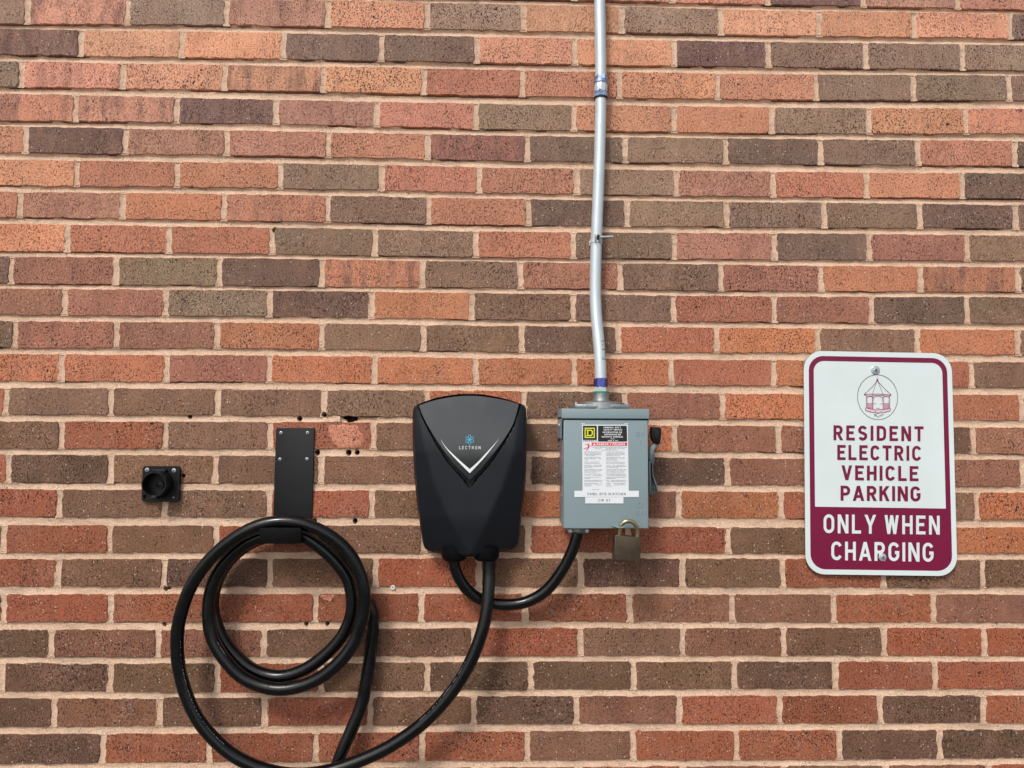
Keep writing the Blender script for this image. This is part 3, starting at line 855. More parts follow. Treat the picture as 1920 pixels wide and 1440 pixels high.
def sign_sheet(name, outline, mat, lift, thick=None, inner=None):
    V, Fc = [], []
    n = len(outline)
    if inner is None:
        # rings toward the middle so the bow stays smooth
        cx = sum(p[0] for p in outline) / n; cz = sum(p[1] for p in outline) / n
        LV = [1, 0.85, 0.65, 0.4, 0.18]
        for l in LV:
            for u, v in outline: V.append(S(cx + (u - cx) * l, cz + (v - cz) * l, lift))
        for k in range(len(LV) - 1):
            for i in range(n): Fc.append((k * n + i, k * n + (i + 1) % n, (k + 1) * n + (i + 1) % n, (k + 1) * n + i))
        Fc.append(tuple((len(LV) - 1) * n + i for i in range(n)))
    else:
        for u, v in outline: V.append(S(u, v, lift))
        for u, v in inner: V.append(S(u, v, lift))
        for i in range(n): Fc.append((i, (i + 1) % n, n + (i + 1) % n, n + i))
    if thick:
        o = len(V)
        for u, v in outline: V.append(S(u, v, lift - thick))
        for i in range(n): Fc.append((i, (i + 1) % n, o + (i + 1) % n, o + i))
        Fc.append(tuple(o + i for i in range(n)))
    return mesh_obj(name, V, Fc, mat, sign)
sign_sheet('sheet_back', rounded(0, 0, SW, SH, 0.038, 10), M_ALU, -0.0003, 0.002)
sign_sheet('face', rounded(0, 0, SW - 0.0004, SH - 0.0004, 0.038, 10), M_SIGNWHITE, 0.0)
m1, m2 = 0.0102, 0.0202
usplit = sign_uv(1640, 951.5)[1]
outer = rounded(0, 0, SW - 2 * m1, SH - 2 * m1, 0.030, 10)
innr = rounded(0, 0, SW - 2 * m2, SH - 2 * m2, 0.021, 10)
sign_sheet('border', outer, M_SIGNRED, 0.0003, None, innr)
# lower burgundy field: straight top, follows the inside of the border below
low = [p for p in innr if p[1] < -SH / 4]
fld = [(SW / 2 - m2, usplit), (-SW / 2 + m2, usplit)] + sorted([p for p in low if p[0] < 0], key=lambda p: -p[1]) + sorted([p for p in low if p[0] >= 0], key=lambda p: p[1])
fld = [(x * 1.006, z if z > -SH / 2 + m2 + 0.03 else z * 1.004) for x, z in fld]
sign_sheet('lower_field', fld, M_SIGNRED, 0.00022)
def sign_text(txt, x0, x1, ytl, ybl, ytr, ybr, mat, s, gap, lift=0.0004, space=0.42):
    def f(u, v, l):
        x = x0 + (x1 - x0) * u
        yt = ytl + (ytr - ytl) * u; yb = ybl + (ybr - ybl) * u
        a, b = sign_uv(x, yb + (yt - yb) * v)
        return S(a, b, lift + l)
    return lettering('lettering', txt, f, mat, sign, s, gap, space)
sign_text('RESIDENT', 1562.5, 1730.8, 797.3, 825.3, 799.5, 827.5, M_SIGNRED, 0.185, 0.215)
sign_text('ELECTRIC', 1569.5, 1726.5, 834.2, 862.3, 836, 864, M_SIGNRED, 0.185, 0.19)
sign_text('VEHICLE', 1577.3, 1721, 872.3, 900, 874, 902, M_SIGNRED, 0.185, 0.19)
sign_text('PARKING', 1575.6, 1724.8, 910.5, 938.5, 911.8, 940, M_SIGNRED, 0.185, 0.16)
sign_text('ONLY WHEN', 1543.7, 1760, 964, 999.5, 966.8, 1002, M_SIGNWHITE, 0.165, 0.21, 0.0006, 0.30)
sign_text('CHARGING', 1558, 1748.3, 1015, 1050, 1017.3, 1053, M_SIGNWHITE, 0.165, 0.18, 0.0006)
for px, py, wr in ((1641, 694, 0.0090), (1653.3, 1044.3, 0.0077)):
    u, v = sign_uv(px, py); p = S(u, v, 0.0006)
    screw_head('screw', p.x, p.z, -p.y, 0.0044, M_ZINC, sign, wr, 20)
# gazebo emblem
def EM(zx, zy): return (1590 + zx / 11.518, 665 + zy / 11.518)
Vr, Fr, Vk, Fk, Vp, Fp = [], [], [], [], [], []
def em_line(pts, w, V, Fc, closed=False, layer=0, lift=0.0006):
    P = [sign_uv(*EM(*p)) for p in pts]
    for q in stroke_poly(P, closed, w):
        o = len(V)
        for v in q: V.append(S(v.x, v.y, lift + layer * 0.00003))
        Fc.append((o, o + 1, o + 2, o + 3))
em_line([(635 + 432 * math.cos(a), 918 + 484 * math.sin(a) + 0.03 * 432 * math.cos(a)) for a in [2 * math.pi * i / 64 for i in range(64)]], 0.0009, Vk, Fk, True)
L1 = 0.0010
em_line([(628, 470), (628, 545)], 0.0005, Vk, Fk, layer=1)
em_line([(628, 520), (600, 600), (520, 700), (340, 862)], L1, Vr, Fr)
em_line([(628, 520), (655, 590), (760, 710), (930, 872)], L1, Vr, Fr, layer=1)
em_line([(628, 530), (628, 580)], 0.003, Vr, Fr, layer=2)
em_line([(612, 590), (525, 850)], 0.0006, Vk, Fk, layer=2)
em_line([(645, 590), (750, 852)], 0.0006, Vk, Fk, layer=3)
em_line([(340, 862), (450, 852), (640, 850), (800, 858), (930, 872)], L1, Vr, Fr, layer=3)
em_line([(345, 868), (390, 882)], L1, Vr, Fr, layer=4); em_line([(925, 876), (890, 886)], L1, Vr, Fr, layer=5)
for k, (x, y0, y1) in enumerate(((390, 880, 1150), (405, 885, 1150), (520, 870, 1170), (535, 870, 1170), (748, 870, 1185), (765, 870, 1185), (880, 885, 1160), (896, 880, 1160))):
    em_line([(x, y0), (x, y1)], 0.00075, Vr, Fr, layer=6 + k % 2)
for k, (x0, x1, y) in enumerate(((400, 520, 890), (535, 750, 880), (765, 885, 890), (405, 520, 1052), (535, 600, 1058), (690, 750, 1062), (765, 880, 1052), (370, 530, 1152), (600, 690, 1158), (765, 905, 1156))):
    em_line([(x0, y), (x1, y)], 0.0007, Vr, Fr, layer=8 + k % 2)
em_line(arc(465, 930, 50, 30, 180, 360, 8), 0.0006, Vr, Fr, layer=10)
em_line(arc(822, 930, 50, 30, 180, 360, 8), 0.0006, Vr, Fr, layer=11)
em_line([(540, 1000), (540, 940), (580, 905), (640, 895), (700, 905), (742, 940), (742, 1000)], 0.0007, Vr, Fr, layer=12)
for k in range(9): em_line([(412 + 12 * k, 1062), (412 + 12 * k, 1145)], 0.0004, Vr, Fr, layer=13)
for k in range(9): em_line([(775 + 12 * k, 1062), (775 + 12 * k, 1150)], 0.0004, Vr, Fr, layer=13)
em_line([(370, 1150), (375, 1205), (520, 1245), (640, 1255), (780, 1248), (905, 1210), (908, 1156)], L1, Vr, Fr, layer=14)
em_line([(420, 1160), (540, 1185), (640, 1190), (760, 1186), (880, 1170)], 0.0008, Vr, Fr, layer=15)
em_line([(585, 1205), (585, 1240)], 0.0008, Vr, Fr, layer=16); em_line([(705, 1205), (705, 1240)], 0.0008, Vr, Fr, layer=16)
for x, y, l in ((580, 1290, 60), (640, 1262, 50), (735, 1295, 50), (590, 1318, 50), (690, 1318, 46), (640, 1340, 40)):
    em_line([(x - l / 2, y), (x + l / 2, y + 2)], 0.0011, Vr, Fr, layer=17)
for x0, x1, y0, y1 in ((392, 530, 872, 900), (535, 750, 868, 892), (755, 892, 872, 900), (392, 520, 1060, 1150), (765, 892, 1060, 1155), (380, 905, 1165, 1220), (508, 540, 890, 1160), (745, 770, 890, 1170)):
    o = len(Vp)
    for a, b in ((x0, y0), (x1, y0), (x1, y1), (x0, y1)):
        u, v = sign_uv(*EM(a, b)); Vp.append(S(u, v, 0.00035 + 0.00002 * (o // 4)))
    Fp.append((o, o + 1, o + 2, o + 3))
mesh_obj('emblem_tint', Vp, Fp, M_INKPINK, sign)
mesh_obj('emblem_lines', Vr, Fr, M_INKRED, sign)
mesh_obj('emblem_ring', Vk, Fk, M_BLACKINK, sign)

# ================================================================ wall charger
chg = thing('wall_charger', 'black shield-shaped electric vehicle charger with glossy panel and white chevron', 'charger', (0, 0, 0))
def spl(pts, n):
    P = smooth_path([Vector((p[0], p[1], 0)) for p in pts], 0.5)
    ln = [0]
    for i in range(1, len(P)): ln.append(ln[-1] + (P[i] - P[i - 1]).length)
    out = []
    for k in range(n + 1):
        t = ln[-1] * k / n
        i = min(len(P) - 2, max(0, int(np.searchsorted(ln, t)) - 1))
        u = (t - ln[i]) / max(1e-9, ln[i + 1] - ln[i])
        out.append(P[i].lerp(P[i + 1], min(1, max(0, u))))
    return [(p.x, p.y) for p in out]
NU, NV = 150, 180
topc = spl([(777, 762), (785, 757.5), (806, 749.5), (829, 743.5), (855, 739.7), (880, 738.2), (905, 739.6), (935, 744.8), (955, 750), (972, 755.5), (984, 760.5)], NU)
botc = spl([(796.5, 1027), (801, 1031.5), (820, 1037.5), (848, 1042.3), (879, 1044), (910, 1041.3), (941, 1035), (965, 1028), (971, 1022.5)], NU)
lefc = spl([(777, 762), (774.3, 771), (773.5, 790), (773.5, 817), (775, 855), (778, 905), (782, 945), (786, 975), (790, 1002), (794, 1022), (796.5, 1027)], NV)
rigc = spl([(984, 760.5), (986.6, 770), (987.5, 790), (987.6, 817), (987, 860), (984.6, 912), (980.5, 948), (975.5, 992), (972.5, 1015), (971, 1022.5)], NV)
def interp(poly, y):
    ys = [p[1] for p in poly]; xs = [p[0] for p in poly]
    return float(np.interp(y, ys, xs))
WL = [(786, 740), (788, 790), (799, 850), (815, 909), (838, 968), (863, 1012), (880, 1036), (881, 1050)]
WR = [(975, 740), (973, 790), (965, 850), (944, 912), (921, 965), (898, 1012), (883, 1036), (881, 1050)]
PL = [(783.5, 760.5), (790, 775), (801, 797), (820, 828), (847, 866), (862, 882), (880.8, 900.8)]
PR = [(975.5, 757.5), (968, 779), (960, 800), (941, 830), (916, 862.5), (899, 883), (880.8, 900.8)]
def sstep(a, b, x):
    t = min(1, max(0, (x - a) / (b - a))); return t * t * (3 - 2 * t)
def softplus(x, k): return k * math.log1p(math.exp(max(-40, min(40, x / k))))
def h_body(px, py, e):
    wl = interp(WL, py) - px; wr = px - interp(WR, py)
    w = max(wl, wr)
    h = 0.0845 - 0.00060 * softplus(w, 2.2)
    h -= 0.006 * sstep(960, 1045, py)                                   # nose falls away to the bottom
    h -= 0.009 * (1 - sstep(735, 850, py))
    h -= 0.008 * (1 - sstep(0, 8, e)) ** 2
    h = max(h, 0.034)
    # channel round the glossy panel
    g = 2.2 + 8.0 * sstep(770, 900, py)
    if py < 900.8:
        inside = min(px - interp(PL, py), interp(PR, py) - px)
    else:
        inside = -(py - 900.8) * 0.72 - abs(px - 880.8) * 0.75
    top_edge = py - (741.5 + 17.5 * ((px - 880) / 97) ** 2)
    if inside > -g:
        k = sstep(-g, -g + 1.8, inside) * sstep(-2.2, 0.2, top_edge)
        h -= 0.017 * k
    return h
V = []; Fc = []
for j in range(NV + 1):
    v = j / NV
    for i in range(NU + 1):
        u = i / NU
        c = [(1 - v) * topc[i][q] + v * botc[i][q] + (1 - u) * lefc[j][q] + u * rigc[j][q]
             - ((1 - u) * (1 - v) * topc[0][q] + u * (1 - v) * topc[-1][q] + (1 - u) * v * botc[0][q] + u * v * botc[-1][q]) for q in (0, 1)]
        e = min(u * 205, (1 - u) * 205, v * 290, (1 - v) * 290)
        V.append(W(c[0], c[1], h_body(c[0], c[1], e)))
for j in range(NV):
    for i in range(NU):
        q = j * (NU + 1) + i
        Fc.append((q, q + 1, q + NU + 2, q + NU + 1))
ring = [i for i in range(NU + 1)] + [j * (NU + 1) + NU for j in range(1, NV + 1)] + [NV * (NU + 1) + i for i in range(NU - 1, -1, -1)] + [j * (NU + 1) for j in range(NV - 1, 0, -1)]
cen = W(880, 895, 0.05)
prev = ring
for dd, sc in ((0.030, 0.996), (0.022, 0.990), (0.014, 0.982), (0.010, 0.95), (0.002, 0.95)):
    cur = []
    for k in ring:
        p = V[k]
        cur.append(len(V)); V.append(Vector((cen.x + (p.x - cen.x) * sc, -min(dd, -p.y - 0.001), cen.z + (p.z - cen.z) * sc)))
    for a in range(len(ring)):
        b = (a + 1) % len(ring)
        Fc.append((prev[a], prev[b], cur[b], cur[a]))
    prev = cur
Fc.append(tuple(prev))
body = sharp(mesh_obj('shell', V, Fc, M_PLASTIC, chg), 40)
# glossy shield
def hp(px, py):
    return 0.0868 + 0.0022 * (1 - ((px - 880) / 110) ** 2) - 0.0150 * (max(0, 885 - py) / 145) ** 2 - 0.0015 * sstep(840, 900, py)
ptop = spl([(785.2, 760), (806, 752.6), (829, 747.2), (855, 743.2), (880.4, 741.7), (905, 743.0), (935, 747.6), (955, 752), (973.5, 757.2)], 36)
pout = ptop + spl(list(PR[1:]), 30)[0:] + spl(list(PL[::-1][:-1]), 30)[1:]
cx_, cy_ = 880.5, 800
V, Fc = [], []
LV = [1.0, 0.99, 0.95, 0.88, 0.78, 0.66, 0.52, 0.38, 0.24, 0.1]
n = len(pout)
for li, l in enumerate(LV):
    for x, y in pout:
        a, b = cx_ + (x - cx_) * l, cy_ + (y - cy_) * l
        V.append(W(a, b, hp(a, b) - (0.0007 if li == 0 else 0)))
for x, y in pout: V.append(W(x, y, hp(x, y) - 0.010))
for k in range(len(LV) - 1):
    for i in range(n): Fc.append((k * n + i, k * n + (i + 1) % n, (k + 1) * n + (i + 1) % n, (k + 1) * n + i))
o = len(LV) * n
for i in range(n): Fc.append((i, (i + 1) % n, o + (i + 1) % n, o + i))
Fc.append(tuple((len(LV) - 1) * n + i for i in range(n)))
panel = sharp(mesh_obj('glossy_panel', V, Fc, M_GLOSS, chg), 30)
def on_panel(px, py, lift=0.0005): return W(px, py, hp(px, py) + lift)
V, Fc = [], []
outl = spl([(825, 822.3), (835, 838.5), (847.5, 853.5), (863, 869.5), (880.8, 887.2)], 16) + spl([(880.8, 887.2), (898, 869), (911, 854.5), (924, 838), (936, 822)], 16)[1:]
inl = spl([(825, 822.3), (836, 838), (850, 852.2), (865, 866), (880.8, 879.6)], 16) + spl([(880.8, 879.6), (896, 866), (908.3, 853), (922.8, 837.3), (936, 822)], 16)[1:]
for (a, b), (c, d) in zip(outl, inl):
    V += [on_panel(a, b), on_panel(c, d)]
for i in range(len(outl) - 1): Fc.append((2 * i, 2 * i + 2, 2 * i + 3, 2 * i + 1))
mesh_obj('white_chevron', V, Fc, M_LOGOWHITE, panel)
def ppl(u, v, l):
    x = 861 + (901 - 861) * u; y = 842.2 + (836.4 - 842.2) * v
    return on_panel(x, y, 0.0003 + l)
lettering('lettering', 'LECTRON', ppl, M_LOGOWHITE, panel, 0.12, 0.46)
V, Fc = [], []
for k in range(6):
    a0 = math.pi / 2 + k * math.pi / 3
    cxp, cyp = 880.6 + 4.6 * math.cos(a0), 824.3 + 4.9 * math.sin(a0)
    pts = []
    for t in range(14):
        a = 2 * math.pi * t / 14
        lx, ly = 3.9 * math.cos(a), 2.3 * math.sin(a)
        pts.append((cxp + lx * math.cos(a0) - ly * math.sin(a0), cyp + lx * math.sin(a0) + ly * math.cos(a0)))
    for q in stroke_poly(pts, True, 0.75):
        o = len(V)
        for v in q: V.append(on_panel(v.x, v.y, 0.0004 + 0.00003 * k))
        Fc.append((o, o + 1, o + 2, o + 3))
o = len(V)
for t in range(10): V.append(on_panel(880.6 + 1.2 * math.cos(t * 0.628), 824.3 + 1.2 * math.sin(t * 0.628), 0.0007))
Fc.append(tuple(range(o, o + 10)))
mesh_obj('flower_logo', V, Fc, M_LOGOBLUE, panel)
for gx, wd in ((852, 0.0245), (912, 0.0245)):
    p = W(gx, 1028, 0.045)
    lathe('cable_gland', [(wd, -0.004), (wd, 0.015), (wd * 0.86, 0.0205), (wd * 0.75, 0.0225), (0.0105, 0.023), (0.0105, 0.01)], p, (0, 0, -1), M_DEEPBLACK, chg, 24)

# ================================================================ cables
def cable(name, pts, r, label, cat, relax=6):
    o = tube(name, [W(x, y, d) for x, y, d in pts], r, M_RUBBER, None, 22, 0.005, True, relax)
    o['label'] = label; o['category'] = cat
    return o
RC = 0.0121
A = [(917.5, 1040, .045), (917.3, 1062, .046), (917, 1085, .048), (916, 1110, .055), (910, 1160, .062), (896, 1208, .066), (877, 1251, .068), (852, 1291, .068), (818, 1332, .068), (777, 1369, .068), (727, 1402, .068),
     (680, 1424, .068), (640, 1439, .068), (600, 1449, .068), (558, 1453, .068), (515, 1448, .068), (475, 1435.5, .068), (427, 1409, .068), (380, 1362, .068), (352, 1311, .068), (336, 1255, .068), (332, 1215, .069), (333, 1180, .070),
     (340, 1148, .072), (352, 1112, .074), (373, 1074, .076), (407, 1035, .078), (451, 1001.5, .080), (493, 983, .080), (535.5, 977.8, .079), (578, 985, .077), (622, 1006.5, .074), (655.5, 1038, .072), (677, 1082, .070),
     (684.5, 1127, .069), (676, 1172, .069), (658, 1215, .069), (622, 1255, .069), (580, 1281, .067), (530, 1292.5, .065), (488, 1286, .063), (452, 1268.5, .061), (430, 1247, .060), (406, 1214, .058), (393.5, 1182, .056),
     (391, 1133, .055), (402, 1087, .055), (424.5, 1051, .055), (455.5, 1022.5, .055), (489, 1006.5, .055), (527, 1000.5, .054), (566, 1004.5, .052), (600, 1026, .050), (631, 1055.5, .048), (655, 1093, .046), (660.5, 1142, .045), (645, 1187, .044),
     (611, 1227, .043), (567, 1257.5, .042), (522, 1269, .040), (478, 1258, .037), (444, 1232, .034), (417, 1197, .031), (402, 1160, .030), (398, 1128, .030), (408, 1086, .030), (430, 1050, .030), (462, 1023, .030), (495, 1008, .030), (535, 1001, .029),
     (580, 1004, .028), (614, 1019, .026), (643, 1047, .024), (667, 1087, .021), (684, 1119, .019), (699, 1152, .018), (696.5, 1205, .020), (689.5, 1262, .024), (679, 1318, .028), (661, 1364, .032), (644, 1402, .036), (630, 1440, .038), (612, 1490, .040), (600, 1540, .042), (596, 1600, .042)]
cable('charging_cable', A, RC, 'thick black charging cable looped twice over the wall hook and rising to the charger', 'cable')
Bp = [(851, 1040, .045), (850.8, 1056, .045), (858, 1079, .043), (871, 1100, .040), (890, 1118, .036), (916, 1130, .034), (951, 1134, .034), (988, 1128.5, .036), (1024, 1107.5, .040), (1053, 1071, .044), (1071, 1037, .048), (1080, 1012, .050), (1085, 990, .050), (1086, 975, .050)]
cable('power_cable', Bp, 0.0111, 'black supply cable hanging in a short U between the charger and the grey switch box', 'cable', 4)

# pale maker's dashes printed along the outer loop of the charging cable
cc = [o for o in bpy.data.objects if o.name == 'charging_cable'][0]
P = smooth_path([W(x, y, d) for x, y, d in A], 0.0022)
V, Fc = [], []
rp = random.Random(3)
for i in range(1, len(P) - 1):
    q = project(P[i])
    if not ((q[0] < 420 and 1190 < q[1] < 1400) or (790 < q[0] < 885 and 1240 < q[1] < 1370)) or rp.random() < 0.35: continue
    tg = (P[i + 1] - P[i]).normalized(); sd = tg.cross(Vector((0, -1, 0))).normalized()
    if (q[0] < 420) != (sd.x > 0): sd = -sd
    nrm = (Vector((0, -1, 0)) * 0.62 + sd * 0.78).normalized(); wv = tg.cross(nrm).normalized()
    c0 = P[i] + nrm * (RC + 0.00015); o = len(V); hl = rp.uniform(0.0003, 0.0007)
    V += [c0 - tg * hl - wv * 0.0005, c0 + tg * hl - wv * 0.0005, c0 + tg * hl + wv * 0.0005, c0 - tg * hl + wv * 0.0005]
    Fc.append((o, o + 1, o + 2, o + 3))
jp = mesh_obj('jacket_print', V, Fc, M_GREYINK, cc)
jp['kind'] = 'stuff'

# ================================================================ cable hook
hook = thing('cable_hook', 'flat black metal cable hook fixed with four screws and holding the looped cable', 'cable hook', (0, 0, 0))
def slab_px(name, pts, d0, d1, mat, parent, bev=0.0006, r=0):
    return prism(name, pxo(pts, d1), d0, d1, mat, parent, bev)
slab_px('back_plate', [(517.6, 804), (519.2, 802.3), (588, 802.3), (589.6, 804), (584.2, 985), (583.4, 1017), (510.6, 1017), (511.4, 985)][::-1], 0.0005, 0.0045, M_BLACKMETAL, hook)
for x, y in ((527, 811.5), (577, 811.5), (525, 861), (575.8, 860.6)):
    p = W(x, y, 0.0045)
    screw_head('screw', p.x, p.z, 0.0045, 0.0034, M_ZINC, hook, 0, random.uniform(0, 90))
tb = W(527, 1019.5, 0.094); tt = W(523, 989.5, 0.094); xl = W(487, 1000, 0.094).x; xr = W(564, 1000, 0.094).x
box('shelf', xl, xr, tb.z, tb.z + 0.003, 0.002, 0.0925, M_DEEPBLACK, hook, 0.0005)
prism('front_lip', [(xl - 0.0012, tt.z), (xr - 0.0010, tt.z), (xr + 0.001, tt.z - 0.008), (xr, tb.z), (xl + 0.001, tb.z)], 0.0915, 0.0945, M_DEEPBLACK, hook, 0.0006)

# ================================================================ plug holster
hol = thing('plug_holster', 'small square black plug holster with a round open barrel, left of the cable hook', 'plug holster', (0, 0, 0))
q = pxo([(267.8, 874), (336.6, 874.2), (264.8, 940), (335.4, 941.6)], 0.008)
pc = ((q[0][0] + q[1][0] + q[2][0] + q[3][0]) / 4, (q[0][1] + q[1][1] + q[2][1] + q[3][1]) / 4)
pw = (q[1][0] - q[0][0] + q[3][0] - q[2][0]) / 2; ph = (q[0][1] - q[2][1] + q[1][1] - q[3][1]) / 2
lo = [circle(*[(lambda w: w)(pxo([(x, y)], 0.008)[0])][0], r, 16) for x, y, r in ((272.5, 931, 0.0042), (323.5, 932, 0.0046))]
prism('mounting_plate', rounded(pc[0], pc[1], pw, ph, 0.006, 6), 0.0005, 0.008, M_HOLSTER, hol, 0, 2, [l[::-1] for l in lo])
box('raised_rib', pc[0] - 0.015, pc[0] + 0.012, pc[1] + ph / 2 - 0.012, pc[1] + ph / 2 - 0.006, 0.0078, 0.0165, M_HOLSTER, hol, 0.001)
fc = W(288.3, 908.3, 0.036)
ax0 = Vector((fc.x, -0.0079, fc.z))
RB = 0.0242
lathe('barrel', [(RB * 1.10, 0.0), (RB * 1.03, 0.006), (RB, 0.012), (RB, 0.0275), (RB - 0.0005, 0.0282), (RB - 0.0024, 0.0282), (RB - 0.0030, 0.0272), (RB - 0.0034, 0.004), (0, 0.0035)], ax0, (0, -1, 0), M_HOLSTER, hol, 48, 30)
lathe('pin_boss', [(0.009, 0.0), (0.0085, 0.005), (0.0062, 0.005), (0.006, 0.003), (0, 0.004)], Vector((fc.x + 0.001, -0.010, fc.z - 0.002)), (0, -1, 0), M_HOLSTER, hol, 24, 30)
box('latch_notch', fc.x - 0.0058, fc.x + 0.0058, fc.z - RB - 0.0045, fc.z - RB + 0.001, 0.020, 0.0361, M_HOLSTER, hol, 0.0012)
box('latch_slot', fc.x - 0.0038, fc.x + 0.0040, fc.z - RB - 0.0026, fc.z - RB + 0.003, 0.035, 0.0364, M_DARKRECESS, hol, 0.0003)
for x, y in ((276, 881), (326.3, 882)):
    p = W(x, y, 0.008)
    screw_head('screw', p.x, p.z, 0.008, 0.0042, M_ZINC, hol, 0, 35)
p = W(323.5, 933.5, 0.004)
screw_head('recessed_screw', p.x, p.z, 0.001, 0.0030, M_ZINC, hol, 0, 15)

# ================================================================ safety switch
sw = thing('safety_switch', 'grey metal electrical switch box with warning labels, on and off marks and a side handle', 'switch box', (0, 0, 0))
DB, DC, DH = 0.070, 0.092, 0.0915
def bx(name, px0, px1, py0, py1, d0, d1, mat, parent, bev=0.0012, ref=None):
    a = W(px0, py0, ref if ref is not None else d1); b = W(px1, py1, ref if ref is not None else d1)
    return box(name, a.x, b.x, b.z, a.z, d0, d1, mat, parent, bev)
bx('enclosure', 1056.8, 1213, 776, 988, 0.002, DB, M_GREYBOX, sw, 0.0015, DC)
# door: dished sheet with folded edges
dl, dr = W(1055.2, 786, DC), W(1217.6, 991.2, DC)
dt = dl.z - 0.0002; zb_ = dr.z
dx0, dx1 = W(1057.0, 900, DC).x, W(1215.6, 900, DC).x
door = prism('door', [(dx0, zb_), (dx1, zb_), (dx1, dt - 0.0010), (dx0, dt - 0.0010)], 0.071, DC, M_GREYBOX, sw, 0.0016, 3)
# rain hood
h0 = W(1053.2, 765.8, DH + 0.004); h1 = W(1217.6, 785.2, DH + 0.004)
hood = prism('rain_hood', [(h0.x, h1.z), (h1.x, h1.z), (h1.x - 0.0002, h0.z), (h0.x, h0.z)], 0.001, DH + 0.004, M_GREYBOX, sw, 0.0012, 2)
# hood side cheeks running down past the top of the door
for sx, xx in ((-1, h0.x), (1, h1.x)):
    zlo = W(1053, 822, 0.05).z
    V = []
    for x in (xx, xx - sx * 0.0016):
        V += [(x, -0.001, h1.z + 0.003), (x, -(DH + 0.002), h1.z + 0.003), (x, -(DH - 0.010), h1.z - 0.018), (x, -(DH - 0.016), zlo), (x, -0.001, zlo)]
    n5 = 5
    mesh_obj('hood_cheek', V, [(0, 1, 2, 3, 4), (9, 8, 7, 6, 5)] + [(i, (i + 1) % n5, n5 + (i + 1) % n5, n5 + i) for i in range(n5)], M_GREYBOX, hood)
# rivets on the cheeks
for x, y, sx in ((1048.5, 797.5, -1), (1219.5, 798.5, 1)):
    p = W(x, y, 0.055)
    xx = h0.x if sx < 0 else h1.x
    lathe('cheek_screw', [(0.0036, -0.001), (0.0036, 0.0012), (0.002, 0.0032), (0, 0.0036)], (xx, -0.055, p.z), (sx, 0, 0), M_ZINC, sw, 16)
# side label on the left face of the box
V, Fc = [], []
xs_ = dx0 - 0.0004
zt_, zb2 = W(1052, 826, 0.06).z, W(1052, 930, 0.06).z
pl_ = mesh_obj('side_label', [(W(1056.8, 900, DC).x - 0.0004, -0.020, zt_), (W(1056.8, 900, DC).x - 0.0004, -0.072, zt_), (W(1056.8, 900, DC).x - 0.0004, -0.072, zb2), (W(1056.8, 900, DC).x - 0.0004, -0.020, zb2)], [(0, 1, 2, 3)], M_INKPINK, sw)
for k in range(46):
    z = zt_ - (zt_ - zb2) * (0.02 + 0.96 * k / 46); o = len(V)
    hh = 0.0012 if k < 28 else 0.0018
    y0 = -0.026 - (0.006 if k % 5 == 0 else 0); y1 = -0.066 + (random.random() * 0.012)
    x = W(1056.8, 900, DC).x - 0.0008
    V += [(x, y0, z), (x, y1, z), (x, y1, z - hh), (x, y0, z - hh)]; Fc.append((o, o + 1, o + 2, o + 3))
mesh_obj('side_print', V, Fc, M_BLACKINK, sw)

def sheet_px(name, pts, d, mat, parent):
    P = pxo(pts, d)
    return mesh_obj(name, [(x, -d, z) for x, z in P], [tuple(range(len(P)))], mat, parent)
def rect(x0, y0, x1, y1): return [(x0, y0), (x1, y0), (x1, y1), (x0, y1)]
DL = DC + 0.0004
lab = sheet_px('warning_label', [(1091.2, 796.2), (1177.2, 796.2), (1179, 921.5), (1092.3, 921.5)], DL, M_WHITE, sw)
sheet_px('black_square', rect(1092.9, 798.2, 1119, 824.9), DL + .0003, M_BLACKINK, lab)
sheet_px('black_field', [(1121.2, 798.2), (1175.2, 798.2), (1176, 828), (1121.2, 828)], DL + .0003, M_BLACKINK, lab)
V, Fc = [], []
strip_line([(1097.2, 803.0), (1114.2, 803.0), (1114.2, 820.2), (1097.2, 820.2)], 0.0020, DL + .0006, V, Fc, True)
mesh_obj('yellow_frame', V, Fc, M_YELLOW, lab)
V, Fc = [], []
strip_line([(1101.9, 806.6), (1108.6, 806.8), (1110.6, 809), (1110.6, 814.2), (1108.6, 816.6), (1101.9, 816.6)], 0.0022, DL + .0006, V, Fc, True)
strip_line([(1099, 806.2), (1104, 806.2)], 0.0013, DL + .0006, V, Fc, False, 1); strip_line([(1099, 817), (1104, 817)], 0.0013, DL + .0006, V, Fc, False, 1)
mesh_obj('yellow_letter', V, Fc, M_YELLOW, lab)
for txt, x0, x1, y0, y1 in (('GENERAL DUTY', 1131.8, 1164.2, 800.0, 802.9), ('SAFETY SWITCH', 1131.8, 1166, 804.3, 807.2), ('INTERRUPTOR DE', 1130, 1166.2, 809.2, 812),
                            ('SEGURIDAD DE', 1133, 1164, 813.3, 816.2), ('SERVICIO GENERAL', 1128, 1168.5, 817.6, 820.4), ('30 A', 1144.8, 1152, 821.7, 823.6), ('240 V AC', 1139.5, 1159, 825, 827.2)):
    lettering('lettering', txt, px_place(x0, x1, y0, y1, DL + .0004), M_LOGOWHITE, lab, 0.20, 0.22)
lettering('lettering', 'SQUARE D', px_place(1093.4, 1118.6, 825.6, 827.6, DL + .0002), M_BLACKINK, lab, 0.2, 0.25)
sheet_px('red_bar', [(1109.2, 829.8), (1176, 829.8), (1176.1, 836), (1109.2, 836)], DL + .0003, M_REDINK, lab)
lettering('lettering', 'DANGER / PELIGRO', px_place(1118.8, 1171.8, 831.2, 835.0, DL + .0004), M_WHITE, lab, 0.24, 0.2)
P3 = pxo([(1114.4, 830.8), (1117.3, 835.1), (1111.7, 835.1)], DL + .0006)
mesh_obj('alert_triangle', [(x, -DL - .0006, z) for x, z in P3], [(0, 1, 2)], M_WHITE, lab)
V, Fc = [], []
